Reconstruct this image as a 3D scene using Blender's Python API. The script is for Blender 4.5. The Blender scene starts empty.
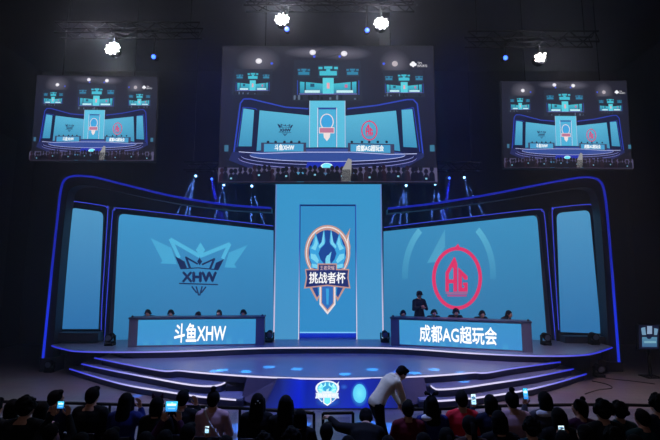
import bpy, bmesh, math, random
from math import sin, cos, tan, pi, radians, sqrt, atan2
from mathutils import Vector, Matrix, Euler
from mathutils.geometry import tessellate_polygon
random.seed(7)
C = bpy.context.scene.collection
S = bpy.context.scene

# ------------------------------------------------------------------ camera, world, big lights, exposure
F = 420.0                      # focal length in pixels of a 660 px wide frame
TILT = math.atan(52/F)
CAM = Vector((0, 0, 3.0))
cd = bpy.data.cameras.new('camera'); cam = bpy.data.objects.new('camera', cd); C.objects.link(cam)
cam.location = CAM; cam.rotation_euler = (pi/2+TILT, 0, 0)
cd.sensor_width = 36; cd.lens = 36*F/660; cd.clip_end = 200
S.camera = cam
w = bpy.data.worlds.new('hall_dark'); S.world = w; w.use_nodes = True
w.node_tree.nodes['Background'].inputs[0].default_value = (0.30, 0.33, 0.55, 1)
w.node_tree.nodes['Background'].inputs[1].default_value = 0.022
S.view_settings.view_transform = 'Standard'; S.view_settings.look = 'None'
S.view_settings.exposure = 0.0; S.view_settings.gamma = 1.0; S.view_settings.use_curve_mapping = False

def lin(c):
    r = []
    for v in c[:3]:
        v = v/255.0
        r.append(v/12.92 if v <= 0.04045 else ((v+0.055)/1.055)**2.4)
    return r

def light(name, kind, loc, target, energy, col, size=0.1, angle=30, blend=0.5, sx=None, sy=None):
    l = bpy.data.lights.new(name, kind); l.energy = energy; l.color = lin(col)
    if kind == 'SPOT':
        l.spot_size = radians(angle); l.spot_blend = blend; l.shadow_soft_size = size
    elif kind == 'AREA':
        l.shape = 'RECTANGLE'; l.size = sx; l.size_y = sy
    else:
        l.shadow_soft_size = size
    o = bpy.data.objects.new(name, l); C.objects.link(o); o.location = loc
    d = Vector(target)-Vector(loc); o.rotation_euler = d.to_track_quat('-Z', 'Y').to_euler()
    return o

# ------------------------------------------------------------------ rays of the photograph
_f = Vector((0, cos(TILT), sin(TILT))); _u = Vector((0, -sin(TILT), cos(TILT))); _r = Vector((1, 0, 0))
def ray(px, py): return _r*((px-330)/F)+_f+_u*((220-py)/F)
def at(px, py, Y):
    d = ray(px, py); return CAM+d*(Y/d.y)
def atz(px, py, z):
    d = ray(px, py); return CAM+d*((z-CAM.z)/d.z)
def onplane(p0, n):
    def f(px, py):
        d = ray(px, py); return CAM+d*((p0-CAM).dot(n)/d.dot(n))
    return f
def vplane(pxa, Ya, pxb, Yb):
    a = at(pxa, 272, Ya); b = at(pxb, 272, Yb); a.z = b.z = 0
    u = (b-a).normalized(); n = Vector((u.y, -u.x, 0)).normalized()
    if n.y > 0: n = -n
    return onplane(a, n), n, u

# ------------------------------------------------------------------ materials
MATS = {}
def pmat(name, col, rough=0.6, metal=0.0, noise=0.0, nscale=8.0, bump=0.0, spec=0.5):
    if name in MATS: return MATS[name]
    m = bpy.data.materials.new(name); m.use_nodes = True; nt = m.node_tree; b = nt.nodes['Principled BSDF']
    c = lin(col); b.inputs['Base Color'].default_value = (*c, 1)
    b.inputs['Roughness'].default_value = rough; b.inputs['Metallic'].default_value = metal
    b.inputs['Specular IOR Level'].default_value = spec
    if noise or bump:
        tc = nt.nodes.new('ShaderNodeTexCoord'); nz = nt.nodes.new('ShaderNodeTexNoise'); nz.inputs['Scale'].default_value = nscale
        nz.inputs['Detail'].default_value = 4
        nt.links.new(tc.outputs['Object'], nz.inputs['Vector'])
        if noise:
            mx = nt.nodes.new('ShaderNodeMix'); mx.data_type = 'RGBA'
            mx.inputs[6].default_value = (*[v*(1-noise) for v in c], 1); mx.inputs[7].default_value = (*[min(1, v*(1+noise)) for v in c], 1)
            nt.links.new(nz.outputs['Fac'], mx.inputs[0]); nt.links.new(mx.outputs[2], b.inputs['Base Color'])
        if bump:
            bp = nt.nodes.new('ShaderNodeBump'); bp.inputs['Strength'].default_value = bump
            nt.links.new(nz.outputs['Fac'], bp.inputs['Height']); nt.links.new(bp.outputs[0], b.inputs['Normal'])
    MATS[name] = m; return m
def emat(name, col, strength):
    if name in MATS: return MATS[name]
    m = bpy.data.materials.new(name); m.use_nodes = True; nt = m.node_tree; b = nt.nodes['Principled BSDF']
    b.inputs['Base Color'].default_value = (0.01, 0.01, 0.01, 1)
    b.inputs['Emission Color'].default_value = (*lin(col), 1); b.inputs['Emission Strength'].default_value = strength
    MATS[name] = m; return m
def vmat(name, strength):
    """emission taken from the LED colour attribute"""
    if name in MATS: return MATS[name]
    m = bpy.data.materials.new(name); m.use_nodes = True; nt = m.node_tree
    b = nt.nodes['Principled BSDF']; b.inputs['Base Color'].default_value = (0.008, 0.008, 0.01, 1); b.inputs['Roughness'].default_value = 0.7
    b.inputs['Specular IOR Level'].default_value = 0.1
    a = nt.nodes.new('ShaderNodeAttribute'); a.attribute_name = 'Col'
    nt.links.new(a.outputs['Color'], b.inputs['Emission Color']); b.inputs['Emission Strength'].default_value = strength
    MATS[name] = m; return m
LED = vmat('led_picture', 1.0)
STRIP = vmat('led_strip', 1.0)

# ------------------------------------------------------------------ object helpers
def tag(o, label=None, cat=None, group=None, kind=None):
    if label: o['label'] = label
    if cat: o['category'] = cat
    if group: o['group'] = group
    if kind: o['kind'] = kind
    return o
def empty(name, loc=(0, 0, 0), rz=0, label=None, cat=None, group=None):
    o = bpy.data.objects.new(name, None); C.objects.link(o); o.location = loc; o.rotation_euler = (0, 0, rz)
    o.empty_display_size = 0.1
    return tag(o, label, cat, group)
def rootmat(p):
    M = Matrix.Identity(4)
    while p is not None:
        M = (Matrix.Translation(p.location) @ p.rotation_euler.to_matrix().to_4x4()) @ M
        p = p.parent
    return M

class MB:
    def __init__(s): s.v = []; s.f = []; s.c = []; s.mi = []
    def add(s, vs, fs, col=None, mi=0):
        n = len(s.v); s.v += [Vector(v) for v in vs]
        for f in fs:
            s.f.append([n+i for i in f]); s.mi.append(mi)
            if col is None: s.c.append(None)
            elif isinstance(col[0], (list, tuple)): s.c.append([col[i] for i in f])
            else: s.c.append([col]*len(f))
        return s
    def box(s, lo, hi, mi=0, rot=None, org=None, bev=0.0):
        x0, y0, z0 = lo; x1, y1, z1 = hi
        if bev > 0:
            bm = bmesh.new(); bmesh.ops.create_cube(bm, size=1)
            for v in bm.verts: v.co = Vector(((x0+x1)/2+v.co.x*(x1-x0), (y0+y1)/2+v.co.y*(y1-y0), (z0+z1)/2+v.co.z*(z1-z0)))
            bmesh.ops.bevel(bm, geom=list(bm.edges), offset=bev, segments=2, affect='EDGES', profile=0.5)
            vs = [v.co.copy() for v in bm.verts]; bm.verts.index_update(); fs = [[v.index for v in f.verts] for f in bm.faces]; bm.free()
        else:
            vs = [Vector(p) for p in [(x0,y0,z0),(x1,y0,z0),(x1,y1,z0),(x0,y1,z0),(x0,y0,z1),(x1,y0,z1),(x1,y1,z1),(x0,y1,z1)]]
            fs = [(0,3,2,1),(4,5,6,7),(0,1,5,4),(1,2,6,5),(2,3,7,6),(3,0,4,7)]
        if rot is not None:
            o = Vector(org or (0, 0, 0)); vs = [rot @ (v-o)+o for v in vs]
        return s.add(vs, fs, None, mi)
    def tube(s, pts, r, seg=8, cols=None, mi=0, closed=False, sx=1.0):
        pts = [Vector(p) for p in pts]; n = len(pts); vs = []; cl = []
        up0 = None
        for i, p in enumerate(pts):
            a = pts[i-1] if (i > 0 or closed) else p; b = pts[(i+1) % n] if (i < n-1 or closed) else p
            t = (b-a); t = t.normalized() if t.length > 1e-9 else Vector((0, 0, 1))
            if up0 is None: up0 = Vector((0, 0, 1)) if abs(t.z) < 0.9 else Vector((0, 1, 0))
            x = up0.cross(t)
            x = x.normalized() if x.length > 1e-6 else Vector((1, 0, 0))
            y = t.cross(x).normalized(); up0 = y
            rr = r[i] if isinstance(r, (list, tuple)) else r
            for k in range(seg):
                an = 2*pi*k/seg; vs.append(p+x*(rr*cos(an)*sx)+y*(rr*sin(an)))
                cl.append(cols[i] if cols else None)
        fs = []
        for i in range(n if closed else n-1):
            j = (i+1) % n
            for k in range(seg):
                l = (k+1) % seg; fs.append((i*seg+k, j*seg+k, j*seg+l, i*seg+l))
        if not closed:
            fs.append(tuple(range(seg))); fs.append(tuple((n-1)*seg+k for k in reversed(range(seg))))
        return s.add(vs, fs, cl if cols else None, mi)
    def lathe(s, prof, seg=20, M=None, mi=0, col=None):
        vs = []; n = len(prof)
        for (r, z) in prof:
            for k in range(seg):
                a = 2*pi*k/seg; v = Vector((r*cos(a), r*sin(a), z)); vs.append(M @ v if M else v)
        fs = []
        for i in range(n-1):
            for k in range(seg):
                l = (k+1) % seg; fs.append((i*seg+k, i*seg+l, (i+1)*seg+l, (i+1)*seg+k))
        fs.append(tuple(reversed(range(seg)))); fs.append(tuple((n-1)*seg+k for k in range(seg)))
        return s.add(vs, fs, col, mi)
    def ell(s, c, r, R=None, seg=14, rings=10, mi=0):
        c = Vector(c); vs = []; fs = []
        if isinstance(r, (int, float)): r = (r, r, r)
        for i in range(rings+1):
            th = pi*i/rings
            for k in range(seg):
                a = 2*pi*k/seg; v = Vector((r[0]*sin(th)*cos(a), r[1]*sin(th)*sin(a), r[2]*cos(th)))
                vs.append(c+(R @ v if R else v))
        for i in range(rings):
            for k in range(seg):
                l = (k+1) % seg; fs.append((i*seg+k, (i+1)*seg+k, (i+1)*seg+l, i*seg+l))
        return s.add(vs, fs, None, mi)
    def loft(s, secs, seg=16, mi=0):
        """secs: (centre, rx, ry); rings lie across the path, x kept level"""
        n = len(secs); vs = []
        for i, (c, rx, ry) in enumerate(secs):
            c = Vector(c); a = Vector(secs[max(0, i-1)][0]); b = Vector(secs[min(n-1, i+1)][0])
            t = (b-a).normalized(); X = Vector((1, 0, 0)); X = (X-t*X.dot(t))
            X = X.normalized() if X.length > .2 else Vector((0, 1, 0)); Y = t.cross(X).normalized()
            for k in range(seg):
                an = 2*pi*k/seg; vs.append(c+X*(rx*cos(an))+Y*(ry*sin(an)))
        fs = []
        for i in range(n-1):
            for k in range(seg):
                l = (k+1) % seg; fs.append((i*seg+k, i*seg+l, (i+1)*seg+l, (i+1)*seg+k))
        fs.append(tuple(reversed(range(seg)))); fs.append(tuple((n-1)*seg+k for k in range(seg)))
        return s.add(vs, fs, None, mi)
    def prism(s, pts, off, mi=0):
        """polygon of 3D points pushed along off into a solid"""
        n = len(pts); vs = [Vector(p) for p in pts]+[Vector(p)+Vector(off) for p in pts]
        tr = tessellate_polygon([[Vector(p) for p in pts]])
        fs = [tuple(t) for t in tr]+[tuple(n+i for i in reversed(t)) for t in tr]
        fs += [(i, (i+1) % n, n+(i+1) % n, n+i) for i in range(n)]
        return s.add(vs, fs, None, mi)
    def build(s, name, mats, parent=None, world=True, smooth=False):
        m = bpy.data.meshes.new(name)
        vs = s.v
        if parent is not None and world:
            I = rootmat(parent).inverted(); vs = [I @ v for v in vs]
        m.from_pydata([tuple(v) for v in vs], [], s.f)
        for mt in (mats if isinstance(mats, (list, tuple)) else [mats]): m.materials.append(mt)
        m.polygons.foreach_set('material_index', s.mi)
        if any(c is not None for c in s.c):
            at_ = m.color_attributes.new('Col', 'FLOAT_COLOR', 'CORNER'); k = 0
            for f, c in zip(s.f, s.c):
                for j in range(len(f)):
                    cc = c[j] if c else (0, 0, 0)
                    at_.data[k].color = (*lin(cc), 1) if cc else (0, 0, 0, 1); k += 1
        if smooth:
            m.polygons.foreach_set('use_smooth', [True]*len(m.polygons))
        m.update()
        if not any(c is not None for c in s.c):
            bm = bmesh.new(); bm.from_mesh(m); bmesh.ops.recalc_face_normals(bm, faces=bm.faces); bm.to_mesh(m); bm.free()
        o = bpy.data.objects.new(name, m); C.objects.link(o)
        if parent is not None: o.parent = parent
        return o

def copy_tree(o, parent=None):
    c = o.copy(); C.objects.link(c); c.parent = parent
    for ch in [x for x in o.children]: copy_tree(ch, c)
    return c

# ------------------------------------------------------------------ LED painter: flat coloured shapes shown by a screen
def glyphs(txt, bold=0.02, shear=0.0):
    c = bpy.data.curves.new('t', 'FONT'); c.body = txt; c.offset = bold; c.resolution_u = 3; c.shear = shear
    o = bpy.data.objects.new('t', c); C.objects.link(o)
    d = bpy.context.evaluated_depsgraph_get(); m = bpy.data.meshes.new_from_object(o.evaluated_get(d))
    vs = [(v.co.x, v.co.y) for v in m.vertices]; fs = [tuple(p.vertices) for p in m.polygons]
    bpy.data.objects.remove(o); bpy.data.curves.remove(c); bpy.data.meshes.remove(m)
    x0 = min(v[0] for v in vs); x1 = max(v[0] for v in vs); y0 = min(v[1] for v in vs); y1 = max(v[1] for v in vs)
    return [((x-x0)/(x1-x0), 1-(y-y0)/(y1-y0)) for x, y in vs], fs
_G = {}
class Paint:
    def __init__(s, fmap, n, step=0.0015, tf=None):
        s.map = fmap; s.n = n; s.k = 1; s.step = step; s.mb = MB(); s.tf = tf
    def P(s, p):
        if s.tf: p = s.tf(*p)
        return s.map(*p)+s.n*(s.k*s.step)
    def poly(s, pts, col):
        tr = tessellate_polygon([[Vector((p[0], p[1], 0)) for p in pts]])
        s.mb.add([s.P(p) for p in pts], [tuple(t) for t in tr], col); return s
    def rect(s, x0, y0, x1, y1, col, col2=None):
        if col2: return s.quadv([(x0, y0), (x1, y0), (x1, y1), (x0, y1)], [col, col, col2, col2])
        return s.poly([(x0, y0), (x1, y0), (x1, y1), (x0, y1)], col)
    def quadv(s, pts, cols):
        s.mb.add([s.P(p) for p in pts], [(0, 1, 2, 3)], list(cols)); return s
    def up(s, n=1): s.k += n; return s
    def disc(s, x, y, rx, ry, col, edge=None, n=28):
        vs = [s.P((x, y))]+[s.P((x+rx*cos(2*pi*i/n), y+ry*sin(2*pi*i/n))) for i in range(n)]
        s.mb.add(vs, [(0, 1+i, 1+(i+1) % n) for i in range(n)], [col]+[edge or col]*n); return s
    def arc(s, x, y, rx, ry, w, a0, a1, col, col2=None, n=40):
        vs = []; cs = []
        for i in range(n+1):
            a = radians(a0+(a1-a0)*i/n); t = i/n
            for q in (0, 1):
                vs.append(s.P((x+(rx-q*w)*cos(a), y-(ry-q*w)*sin(a))))
                cs.append(tuple(col[k]*(1-t)+col2[k]*t for k in range(3)) if col2 else col)
        s.mb.add(vs, [(2*i, 2*i+1, 2*i+3, 2*i+2) for i in range(n)], cs); return s
    def line(s, pts, w, col):
        for a, b in zip(pts[:-1], pts[1:]):
            dx, dy = b[0]-a[0], b[1]-a[1]; L = sqrt(dx*dx+dy*dy) or 1; nx, ny = -dy/L*w/2, dx/L*w/2
            s.poly([(a[0]+nx, a[1]+ny), (b[0]+nx, b[1]+ny), (b[0]-nx, b[1]-ny), (a[0]-nx, a[1]-ny)], col)
        return s
    def text(s, txt, x0, y0, x1, y1, col, bold=0.02, slope=0.0, asp=1.0):
        key = (txt, bold)
        if key not in _G: _G[key] = glyphs(txt, 0)
        vs, fs = _G[key]; b = bold*(y1-y0)*.9; k0 = s.k
        for i, (dx, dy) in enumerate([(-b*asp, 0), (b*asp, 0), (0, -b), (0, b)] if bold > .01 else [(0, 0)]):
            s.k = k0+i*.08
            s.mb.add([s.P((x0+b*asp+dx+(x1-x0-2*b*asp)*u, y0+b+dy+(y1-y0-2*b)*v+slope*u)) for u, v in vs], fs, col)
        s.k = k0; return s
    def build(s, name, parent, mat=None): return s.mb.build(name, mat or LED, parent)

def blend(a, b, t): return tuple(a[k]*(1-t)+b[k]*t for k in range(3))

def draw_emblem(P, x=0, y=0, sx=1, sy=1, white=False, simple=False):
    T = lambda u, v: (x+(u-327)*sx, y+(v-266)*sy)
    P.tf = T
    gold = (196, 150, 138) if not white else (235, 240, 255); hi = (240, 225, 225) if not white else (255, 255, 255)
    navy = (28, 70, 150) if not white else (60, 170, 225); navyd = (30, 45, 110) if not white else (225, 245, 255)
    b1 = (60, 165, 225) if not white else (120, 245, 255); b2 = (125, 215, 245) if not white else (190, 255, 255)
    if simple:
        P.disc(327, 250, 21, 26, hi); P.up().disc(327, 250, 18, 23, b1)
        P.up().poly([(316, 284), (338, 284), (336, 300), (327, 312), (318, 300)], hi)
        P.up().poly([(303, 268), (350, 268), (350, 287), (303, 287)], hi); P.up().rect(305, 270, 348, 285, (190, 120, 150)); P.up(); P.tf = None; return
    P.poly([(308, 284), (312, 284), (319, 295), (316.5, 300)], gold); P.poly([(346, 284), (342, 284), (335, 295), (337, 300)], gold)
    P.up().poly([(310.5, 284), (317, 285), (318, 294), (316.5, 296)], navy).poly([(343.5, 284), (337, 285), (336, 294), (337.5, 296)], navy)
    # ring
    P.up().disc(327, 251, 22.8, 27.5, gold, n=48)
    P.poly([(341, 231), (344, 237), (349.8, 226.5), (348.2, 236), (350, 245), (349.2, 256), (345, 262), (343, 240)], gold)
    P.up().disc(327, 251.3, 21.6, 26.3, hi, n=48); P.up().disc(327, 251.6, 20.6, 25.2, gold, n=48)
    P.poly([(346.5, 238), (348.5, 232), (347.8, 240), (348.6, 247), (347.6, 255)], hi)
    P.up().disc(327, 251.8, 18.8, 23.2, navy, n=48)
    # phoenix wings
    P.up()
    for sg in (-1, 1):
        Q = lambda a: [(327+sg*u, v) for u, v in a]
        P.poly(Q([(3.5, 226), (4.2, 238), (8, 243), (11, 234), (12, 231), (15.5, 243), (18, 246), (17.4, 252), (18.4, 256), (16, 262), (17, 266), (8, 268), (2, 264), (7, 258), (9, 252), (7, 247), (3, 243), (2, 240)]), b1)
    P.up()
    for sg in (-1, 1):
        Q = lambda a: [(327+sg*u, v) for u, v in a]
        P.poly(Q([(3.6, 228), (6, 241), (9, 245), (8, 247), (3, 242)]), b2)
        P.poly(Q([(11.5, 234), (13.5, 243), (16.5, 247), (12, 249), (9.5, 242)]), b2)
        P.poly(Q([(16.8, 252), (16.5, 257), (10, 262), (8.5, 259), (12, 253)]), b2)
        P.poly(Q([(15.5, 262), (15, 266), (8, 267), (6.5, 264)]), b2)
    P.poly([(325, 266), (325, 257), (326.5, 254), (328, 253.5), (331, 250), (330, 255), (329.5, 259), (331, 266)], b2)
    # blade
    P.up().poly([(319, 284), (335, 284), (335, 303), (327, 313), (319, 303)], hi)
    P.up().poly([(320.6, 284), (333.4, 284), (333.4, 302), (327, 310), (320.6, 302)], gold)
    P.up().poly([(321.4, 284), (332.6, 284), (332.6, 301.3), (327, 308), (321.4, 301.3)], (45, 110, 190) if not white else b1)
    P.up().poly([(325.5, 287), (328.5, 287), (328, 303), (326, 303)], b1)
    # banner
    P.up().poly([(304.5, 267.5), (317, 267.5), (317, 262), (336.5, 262), (336.5, 267.5), (348.8, 267.5), (348, 276), (350, 287), (327, 284.5), (303.5, 287), (305.6, 276)], gold)
    P.up().poly([(305.7, 268.7), (318.2, 268.7), (318.2, 263.2), (335.3, 263.2), (335.3, 268.7), (347.6, 268.7), (346.8, 276), (348.4, 285.6), (327, 283.1), (305.2, 285.6), (306.8, 276)], navyd)
    P.up().text('王者荣耀', 319.5, 264.1, 334, 268.6, (235, 200, 200) if not white else (255, 255, 255), 0.0)
    P.text('挑战者杯', 308.5, 270.5, 345, 282, (255, 255, 255), 0.022)
    P.up(); P.tf = None

def draw_xhw(P, simple=False):
    T = lambda u, v: (145+u/6.286, 230+v/6.286)
    lt = (84, 182, 222); dk = (26, 40, 84)
    P.tf = T
    if not simple:
        P.poly([(35, 50), (165, 112), (200, 215), (95, 210), (110, 195)], blend(lt, (62, 150, 200), .45))
        P.poly([(645, 95), (528, 142), (500, 235), (575, 238), (562, 215)], blend(lt, (62, 150, 200), .45))
        P.up().line([(158, 58), (345, 165), (535, 88)], 24, lt).line([(160, 55), (215, 175)], 22, lt).line([(533, 85), (488, 180)], 22, lt)
        P.poly([(349, 78), (378, 125), (350, 168), (320, 125)], lt).up()
    P.poly([(190, 165), (250, 198), (266, 243), (222, 243)], dk).poly([(497, 183), (446, 206), (432, 250), (462, 252)], dk)
    P.line([(254, 170), (332, 214)], 11, dk).line([(440, 180), (358, 218)], 11, dk)
    P.line([(258, 170), (284, 242)], 14, dk).line([(436, 180), (408, 247)], 14, dk)
    P.poly([(343, 174), (360, 198), (344, 222), (328, 198)], dk)
    P.line([(222, 244), (335, 238), (460, 250)], 7, dk).line([(214, 336), (460, 343)], 8, dk)
    P.line([(294, 354), (326, 396)], 9, dk).line([(322, 354), (338, 412)], 9, dk).line([(384, 356), (354, 396)], 9, dk).line([(360, 354), (344, 412)], 9, dk)
    P.text('XHW', 230, 261, 454, 330, dk, 0.085); P.tf = None

def draw_ag(P, simple=False):
    red = (222, 52, 104)
    if not simple:
        c0 = (92, 178, 212); c1 = (62, 140, 184)
        P.arc(449, 275, 47, 62, 6, 50, -4, c0, c1).arc(449, 275, 47, 62, 6, 131, 184, c0, c1)
        P.up().poly([(445, 229), (445, 247), (436, 262), (427, 263)], blend(c0, c1, .45)).up()
    P.arc(457, 278.3, 25, 31.5, 3.6, 0, 360, red, n=60)
    P.poly([(438, 257), (447, 249.5), (455, 247), (458, 243.8), (460, 247.5), (463, 251), (458, 250), (450, 251.2), (441, 256)], red)
    T = lambda u, v: (425+u/6.29, 240+v/6.29)
    P.up(); P.tf = T
    P.poly([(128, 325), (128, 205), (183, 106), (190, 112), (203, 150), (203, 325), (178, 325), (178, 272), (150, 272), (150, 325)], red)
    P.poly([(209, 325), (209, 172), (268, 228), (268, 250), (246, 250), (232, 226), (232, 300), (246, 300), (246, 285), (238, 285), (238, 268), (268, 268), (268, 325)], red)
    P.rect(130, 331, 268, 336, red).rect(140, 342, 262, 356, (165, 80, 140))
    P.up().poly([(150, 248), (150, 212), (172, 172), (178, 180), (178, 248)], (66, 146, 190)); P.tf = None

def draw_feed(P, mini=False):
    """what the live picture on the hanging screens shows: the stage itself, in the photo's frame"""
    T = lambda u, v: (u, v)
    # haze lit background
    P.rect(0, 0, 660, 150, (34, 34, 46), (30, 32, 52)).rect(0, 150, 660, 440, (30, 32, 52), (24, 24, 34))
    P.up()
    for x, y, r in ((113, 49, 70), (282, 20, 90), (381, 24, 90), (540, 58, 50)):
        if y-r < 0: r2 = y
        else: r2 = r
        P.disc(x, y, r, min(r2, r)*.98, (100, 98, 112), (35, 35, 48))
    P.up()
    if not mini:
        for x, y in ((113, 49), (282, 20), (381, 24)): P.disc(x, y, 10, 9, (255, 255, 255), (225, 220, 230))
        P.disc(540, 58, 9, 9, (190, 180, 185))
        for x, y in ((154, 57), (287, 34), (367, 34), (505, 58)): P.up().disc(x, y, 4, 4, (60, 90, 240))
    P.up()
    # nested screens
    if not mini:
        for q in ([(38, 76), (158, 76), (154, 162), (30, 160)], [(224, 47), (432, 47), (438, 182), (219, 182)], [(501, 82), (625, 80), (633, 170), (504, 167)]):
            P.poly(q, (38, 42, 58))
            (x0, y0), (x1, y1) = q[0], q[2]
            wd = x1-x0; hd = y1-y0; U = lambda u, v: (x0+wd*u, y0+hd*v)
            c = (66, 190, 210); c2 = (45, 130, 165)
            P.up()
            def R(a, b, a2, b2, cc): 
                (X0, Y0), (X1, Y1) = U(a, b), U(a2, b2); P.rect(X0, Y0, X1, Y1, cc)
            
            for (a_, b_, a2_, b2_, q_) in ((.05, .20, .24, .40, c2), (.35, .13, .65, .44, c), (.76, .20, .95, .40, c2)):
                w1 = a2_-a_; h1 = b2_-b_
                R(a_, b_, a2_, b2_, (40, 56, 78)); P.up(); R(a_+w1*.08, b_+h1*.45, a2_-w1*.08, b2_-h1*.2, q_); R(a_+w1*.4, b_+h1*.3, a_+w1*.6, b2_-h1*.2, q_); R(a_+w1*.3, b_+h1*.08, a_+w1*.7, b_+h1*.28, q_); R(a_+w1*.03, b_+h1*.12, a_+w1*.22, b_+h1*.3, q_); R(a_+w1*.78, b_+h1*.12, a_+w1*.97, b_+h1*.3, q_)
            
            for (a_, ta, tb, a2_) in ((.09, .53, .54, .155), (.175, .54, .58, .42), (.58, .58, .54, .825), (.845, .54, .53, .91)):
                P.quadv([U(a_, ta), U(a2_, tb), U(a2_, .81), U(a_, .81)], [c, c, c2, c2]); P.up(); R(.42, .44, .58, .82, (90, 210, 225)); R(.16, .74, .38, .80, (200, 240, 245)); R(.62, .74, .86, .80, (200, 240, 245))
            R(.05, .5, .06, .85, (50, 80, 190)); R(.94, .5, .95, .85, (50, 80, 190)); R(.08, .82, .92, .84, (120, 120, 200))
            P.up(); R(.48, .56, .52, .70, (235, 170, 180)); R(.74, .6, .78, .68, (200, 110, 150)); R(.24, .58, .3, .66, (35, 80, 110))
            for i in range(14):
                a = random.random(); R(min(.96, a), .85+random.random()*.1, min(.99, a+.03), .97, (20, 24, 36) if i % 3 else (95, 110, 130))
            R(.02, .13, .02+.001, .14, c)
            P.up()
    P.up()
    for y0_, c_ in ((0, 0),):
        pass
    # stage arch and wings
    dk = (22, 26, 60)
    P.poly([(43, 358), (60, 190), (70, 176), (92, 176), (200, 203), (270, 208), (390, 208), (480, 197), (575, 178), (594, 178), (606, 192), (620, 362)], dk)
    P.up()
    bl = (46, 70, 190)
    P.line([(43, 358), (60, 190), (70, 176), (92, 176), (200, 203), (270, 208)], 4, bl).line([(390, 208), (480, 197), (575, 178), (594, 178), (606, 192), (620, 362)], 4, bl)
    P.line([(53, 330), (68, 203), (106, 207), (112, 212)], 2, bl).line([(556, 212), (594, 204), (610, 345)], 2, bl)
    cy = (88, 180, 214); cy2 = (62, 146, 188)
    P.up().quadv([(70, 207), (103, 212), (98, 328), (58, 328)], [cy, cy, cy2, cy2]).quadv([(120, 213), (275, 230), (275, 344), (113, 344)], [cy, cy, cy2, cy2])
    P.quadv([(381, 231), (540, 214), (550, 345), (381, 344)], [cy, cy, cy2, cy2]).quadv([(557, 212), (590, 209), (602, 332), (560, 330)], [cy, cy, cy2, cy2])
    P.up().rect(274, 182, 383, 340, (96, 196, 226), (84, 184, 218))
    P.up().rect(298, 204, 358, 333, (40, 70, 150)); P.up().rect(301, 210, 355, 333, (74, 176, 218))
    P.line([(299, 205), (299, 338)], 2, (225, 230, 250)).line([(357, 205), (357, 338)], 2, (225, 230, 250)).line([(274, 182), (274, 338)], 2, (180, 200, 230)).line([(383, 182), (383, 338)], 2, (180, 200, 230))
    P.up(); draw_emblem(P, 327, 266, 1, 1, simple=True); draw_xhw(P, True); P.up(); draw_ag(P, True)
    P.up()
    # stage floor
    def ellip(cy_, rx, ry, col, a=0): P.disc(329, cy_, rx, ry, col, n=40)
    P.poly([(40, 345), (80, 350), (620, 350), (622, 362), (560, 400), (100, 400), (30, 372)], (36, 42, 90)); P.up()
    for k, (yy, rx, ry, c) in enumerate(((366, 270, 33, (150, 150, 225)), (364.5, 270, 33, (26, 30, 70)), (360, 262, 27, (160, 165, 235)), (358.5, 262, 27, (28, 32, 76)), (357, 236, 20, (200, 205, 255)), (355.5, 236, 20, (50, 76, 150)))):
        ellip(yy, rx, ry, c); P.up()
    P.line([(60, 346), (130, 351), (262, 347), (400, 347), (520, 354), (600, 352)], 2, (200, 205, 250)).up()
    for q in ([(127, 317), (264, 317), (264, 346), (127, 347)], [(391, 318), (532, 322), (532, 353), (391, 345)]): P.poly(q, (58, 60, 92))
    P.up().poly([(136, 321), (256, 321), (256, 345), (136, 346)], (70, 158, 205)).poly([(399, 322), (520, 325), (520, 350), (399, 345)], (70, 158, 205))
    P.up().text('斗鱼XHW', 168, 322, 228, 342, (250, 255, 255), 0.03).text('成都AG超玩会', 416, 325, 500, 345, (250, 255, 255), 0.03)
    for x in (148, 171, 198, 219, 243, 403, 434, 456, 482, 509): P.disc(x, 315, 4, 4, (24, 26, 48))
    P.poly([(268, 378), (391, 378), (398, 409), (260, 409)], (28, 48, 175)); P.up(); P.disc(327, 393, 19, 12, (215, 250, 255)); P.up().disc(327, 391, 14, 8, (110, 235, 255))
    P.up()
    # far small lit monitors and the heads of the audience along the bottom
    P.rect(16, 325, 28, 345, (60, 110, 140)).rect(640, 325, 654, 345, (60, 120, 150))
    P.up().rect(0, 396, 660, 440, (84, 80, 110)); P.up().rect(236, 410, 258, 440, (80, 150, 190)).rect(305, 412, 330, 440, (70, 110, 150)).rect(392, 412, 408, 440, (80, 130, 170)); P.up()
    rr = random.Random(5)
    for i in range(46):
        x = 10+i*14+rr.uniform(-3, 3); y = 398+rr.uniform(-3, 10); c = rr.choice([(12, 12, 22), (16, 15, 26), (22, 18, 30), (12, 14, 26), (34, 20, 32)])
        P.disc(x, y, 6.5, 8, c, n=12); P.poly([(x-9, 439.5), (x-8, y+15), (x-3, y+8), (x+3, y+8), (x+8, y+15), (x+9, 439.5)], c)
        if i % 4 == 0: P.up()
        if i % 6 == 2: P.up().rect(x-3, y+20, x+3, y+25, (130, 190, 215))
    P.poly([(370, 439), (374, 400), (392, 367), (402, 372), (401, 400), (398, 439)], (150, 150, 150)).poly([(370, 439), (374, 402), (398, 402), (400, 439)], (16, 18, 30))
    P.up()
    # broadcast mark in the picture's corner
    w_ = (250, 250, 255)
    P.disc(590, 66, 6, 5, w_, n=14).disc(600, 66, 6, 5, w_, n=14).disc(595, 61, 6, 5, w_, n=14).poly([(589, 69), (601, 69), (595, 76)], w_)
    P.text('TiMi', 609, 58, 622, 64, w_, 0).text('ESPORTS', 609, 67, 638, 74, w_, 0)

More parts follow.
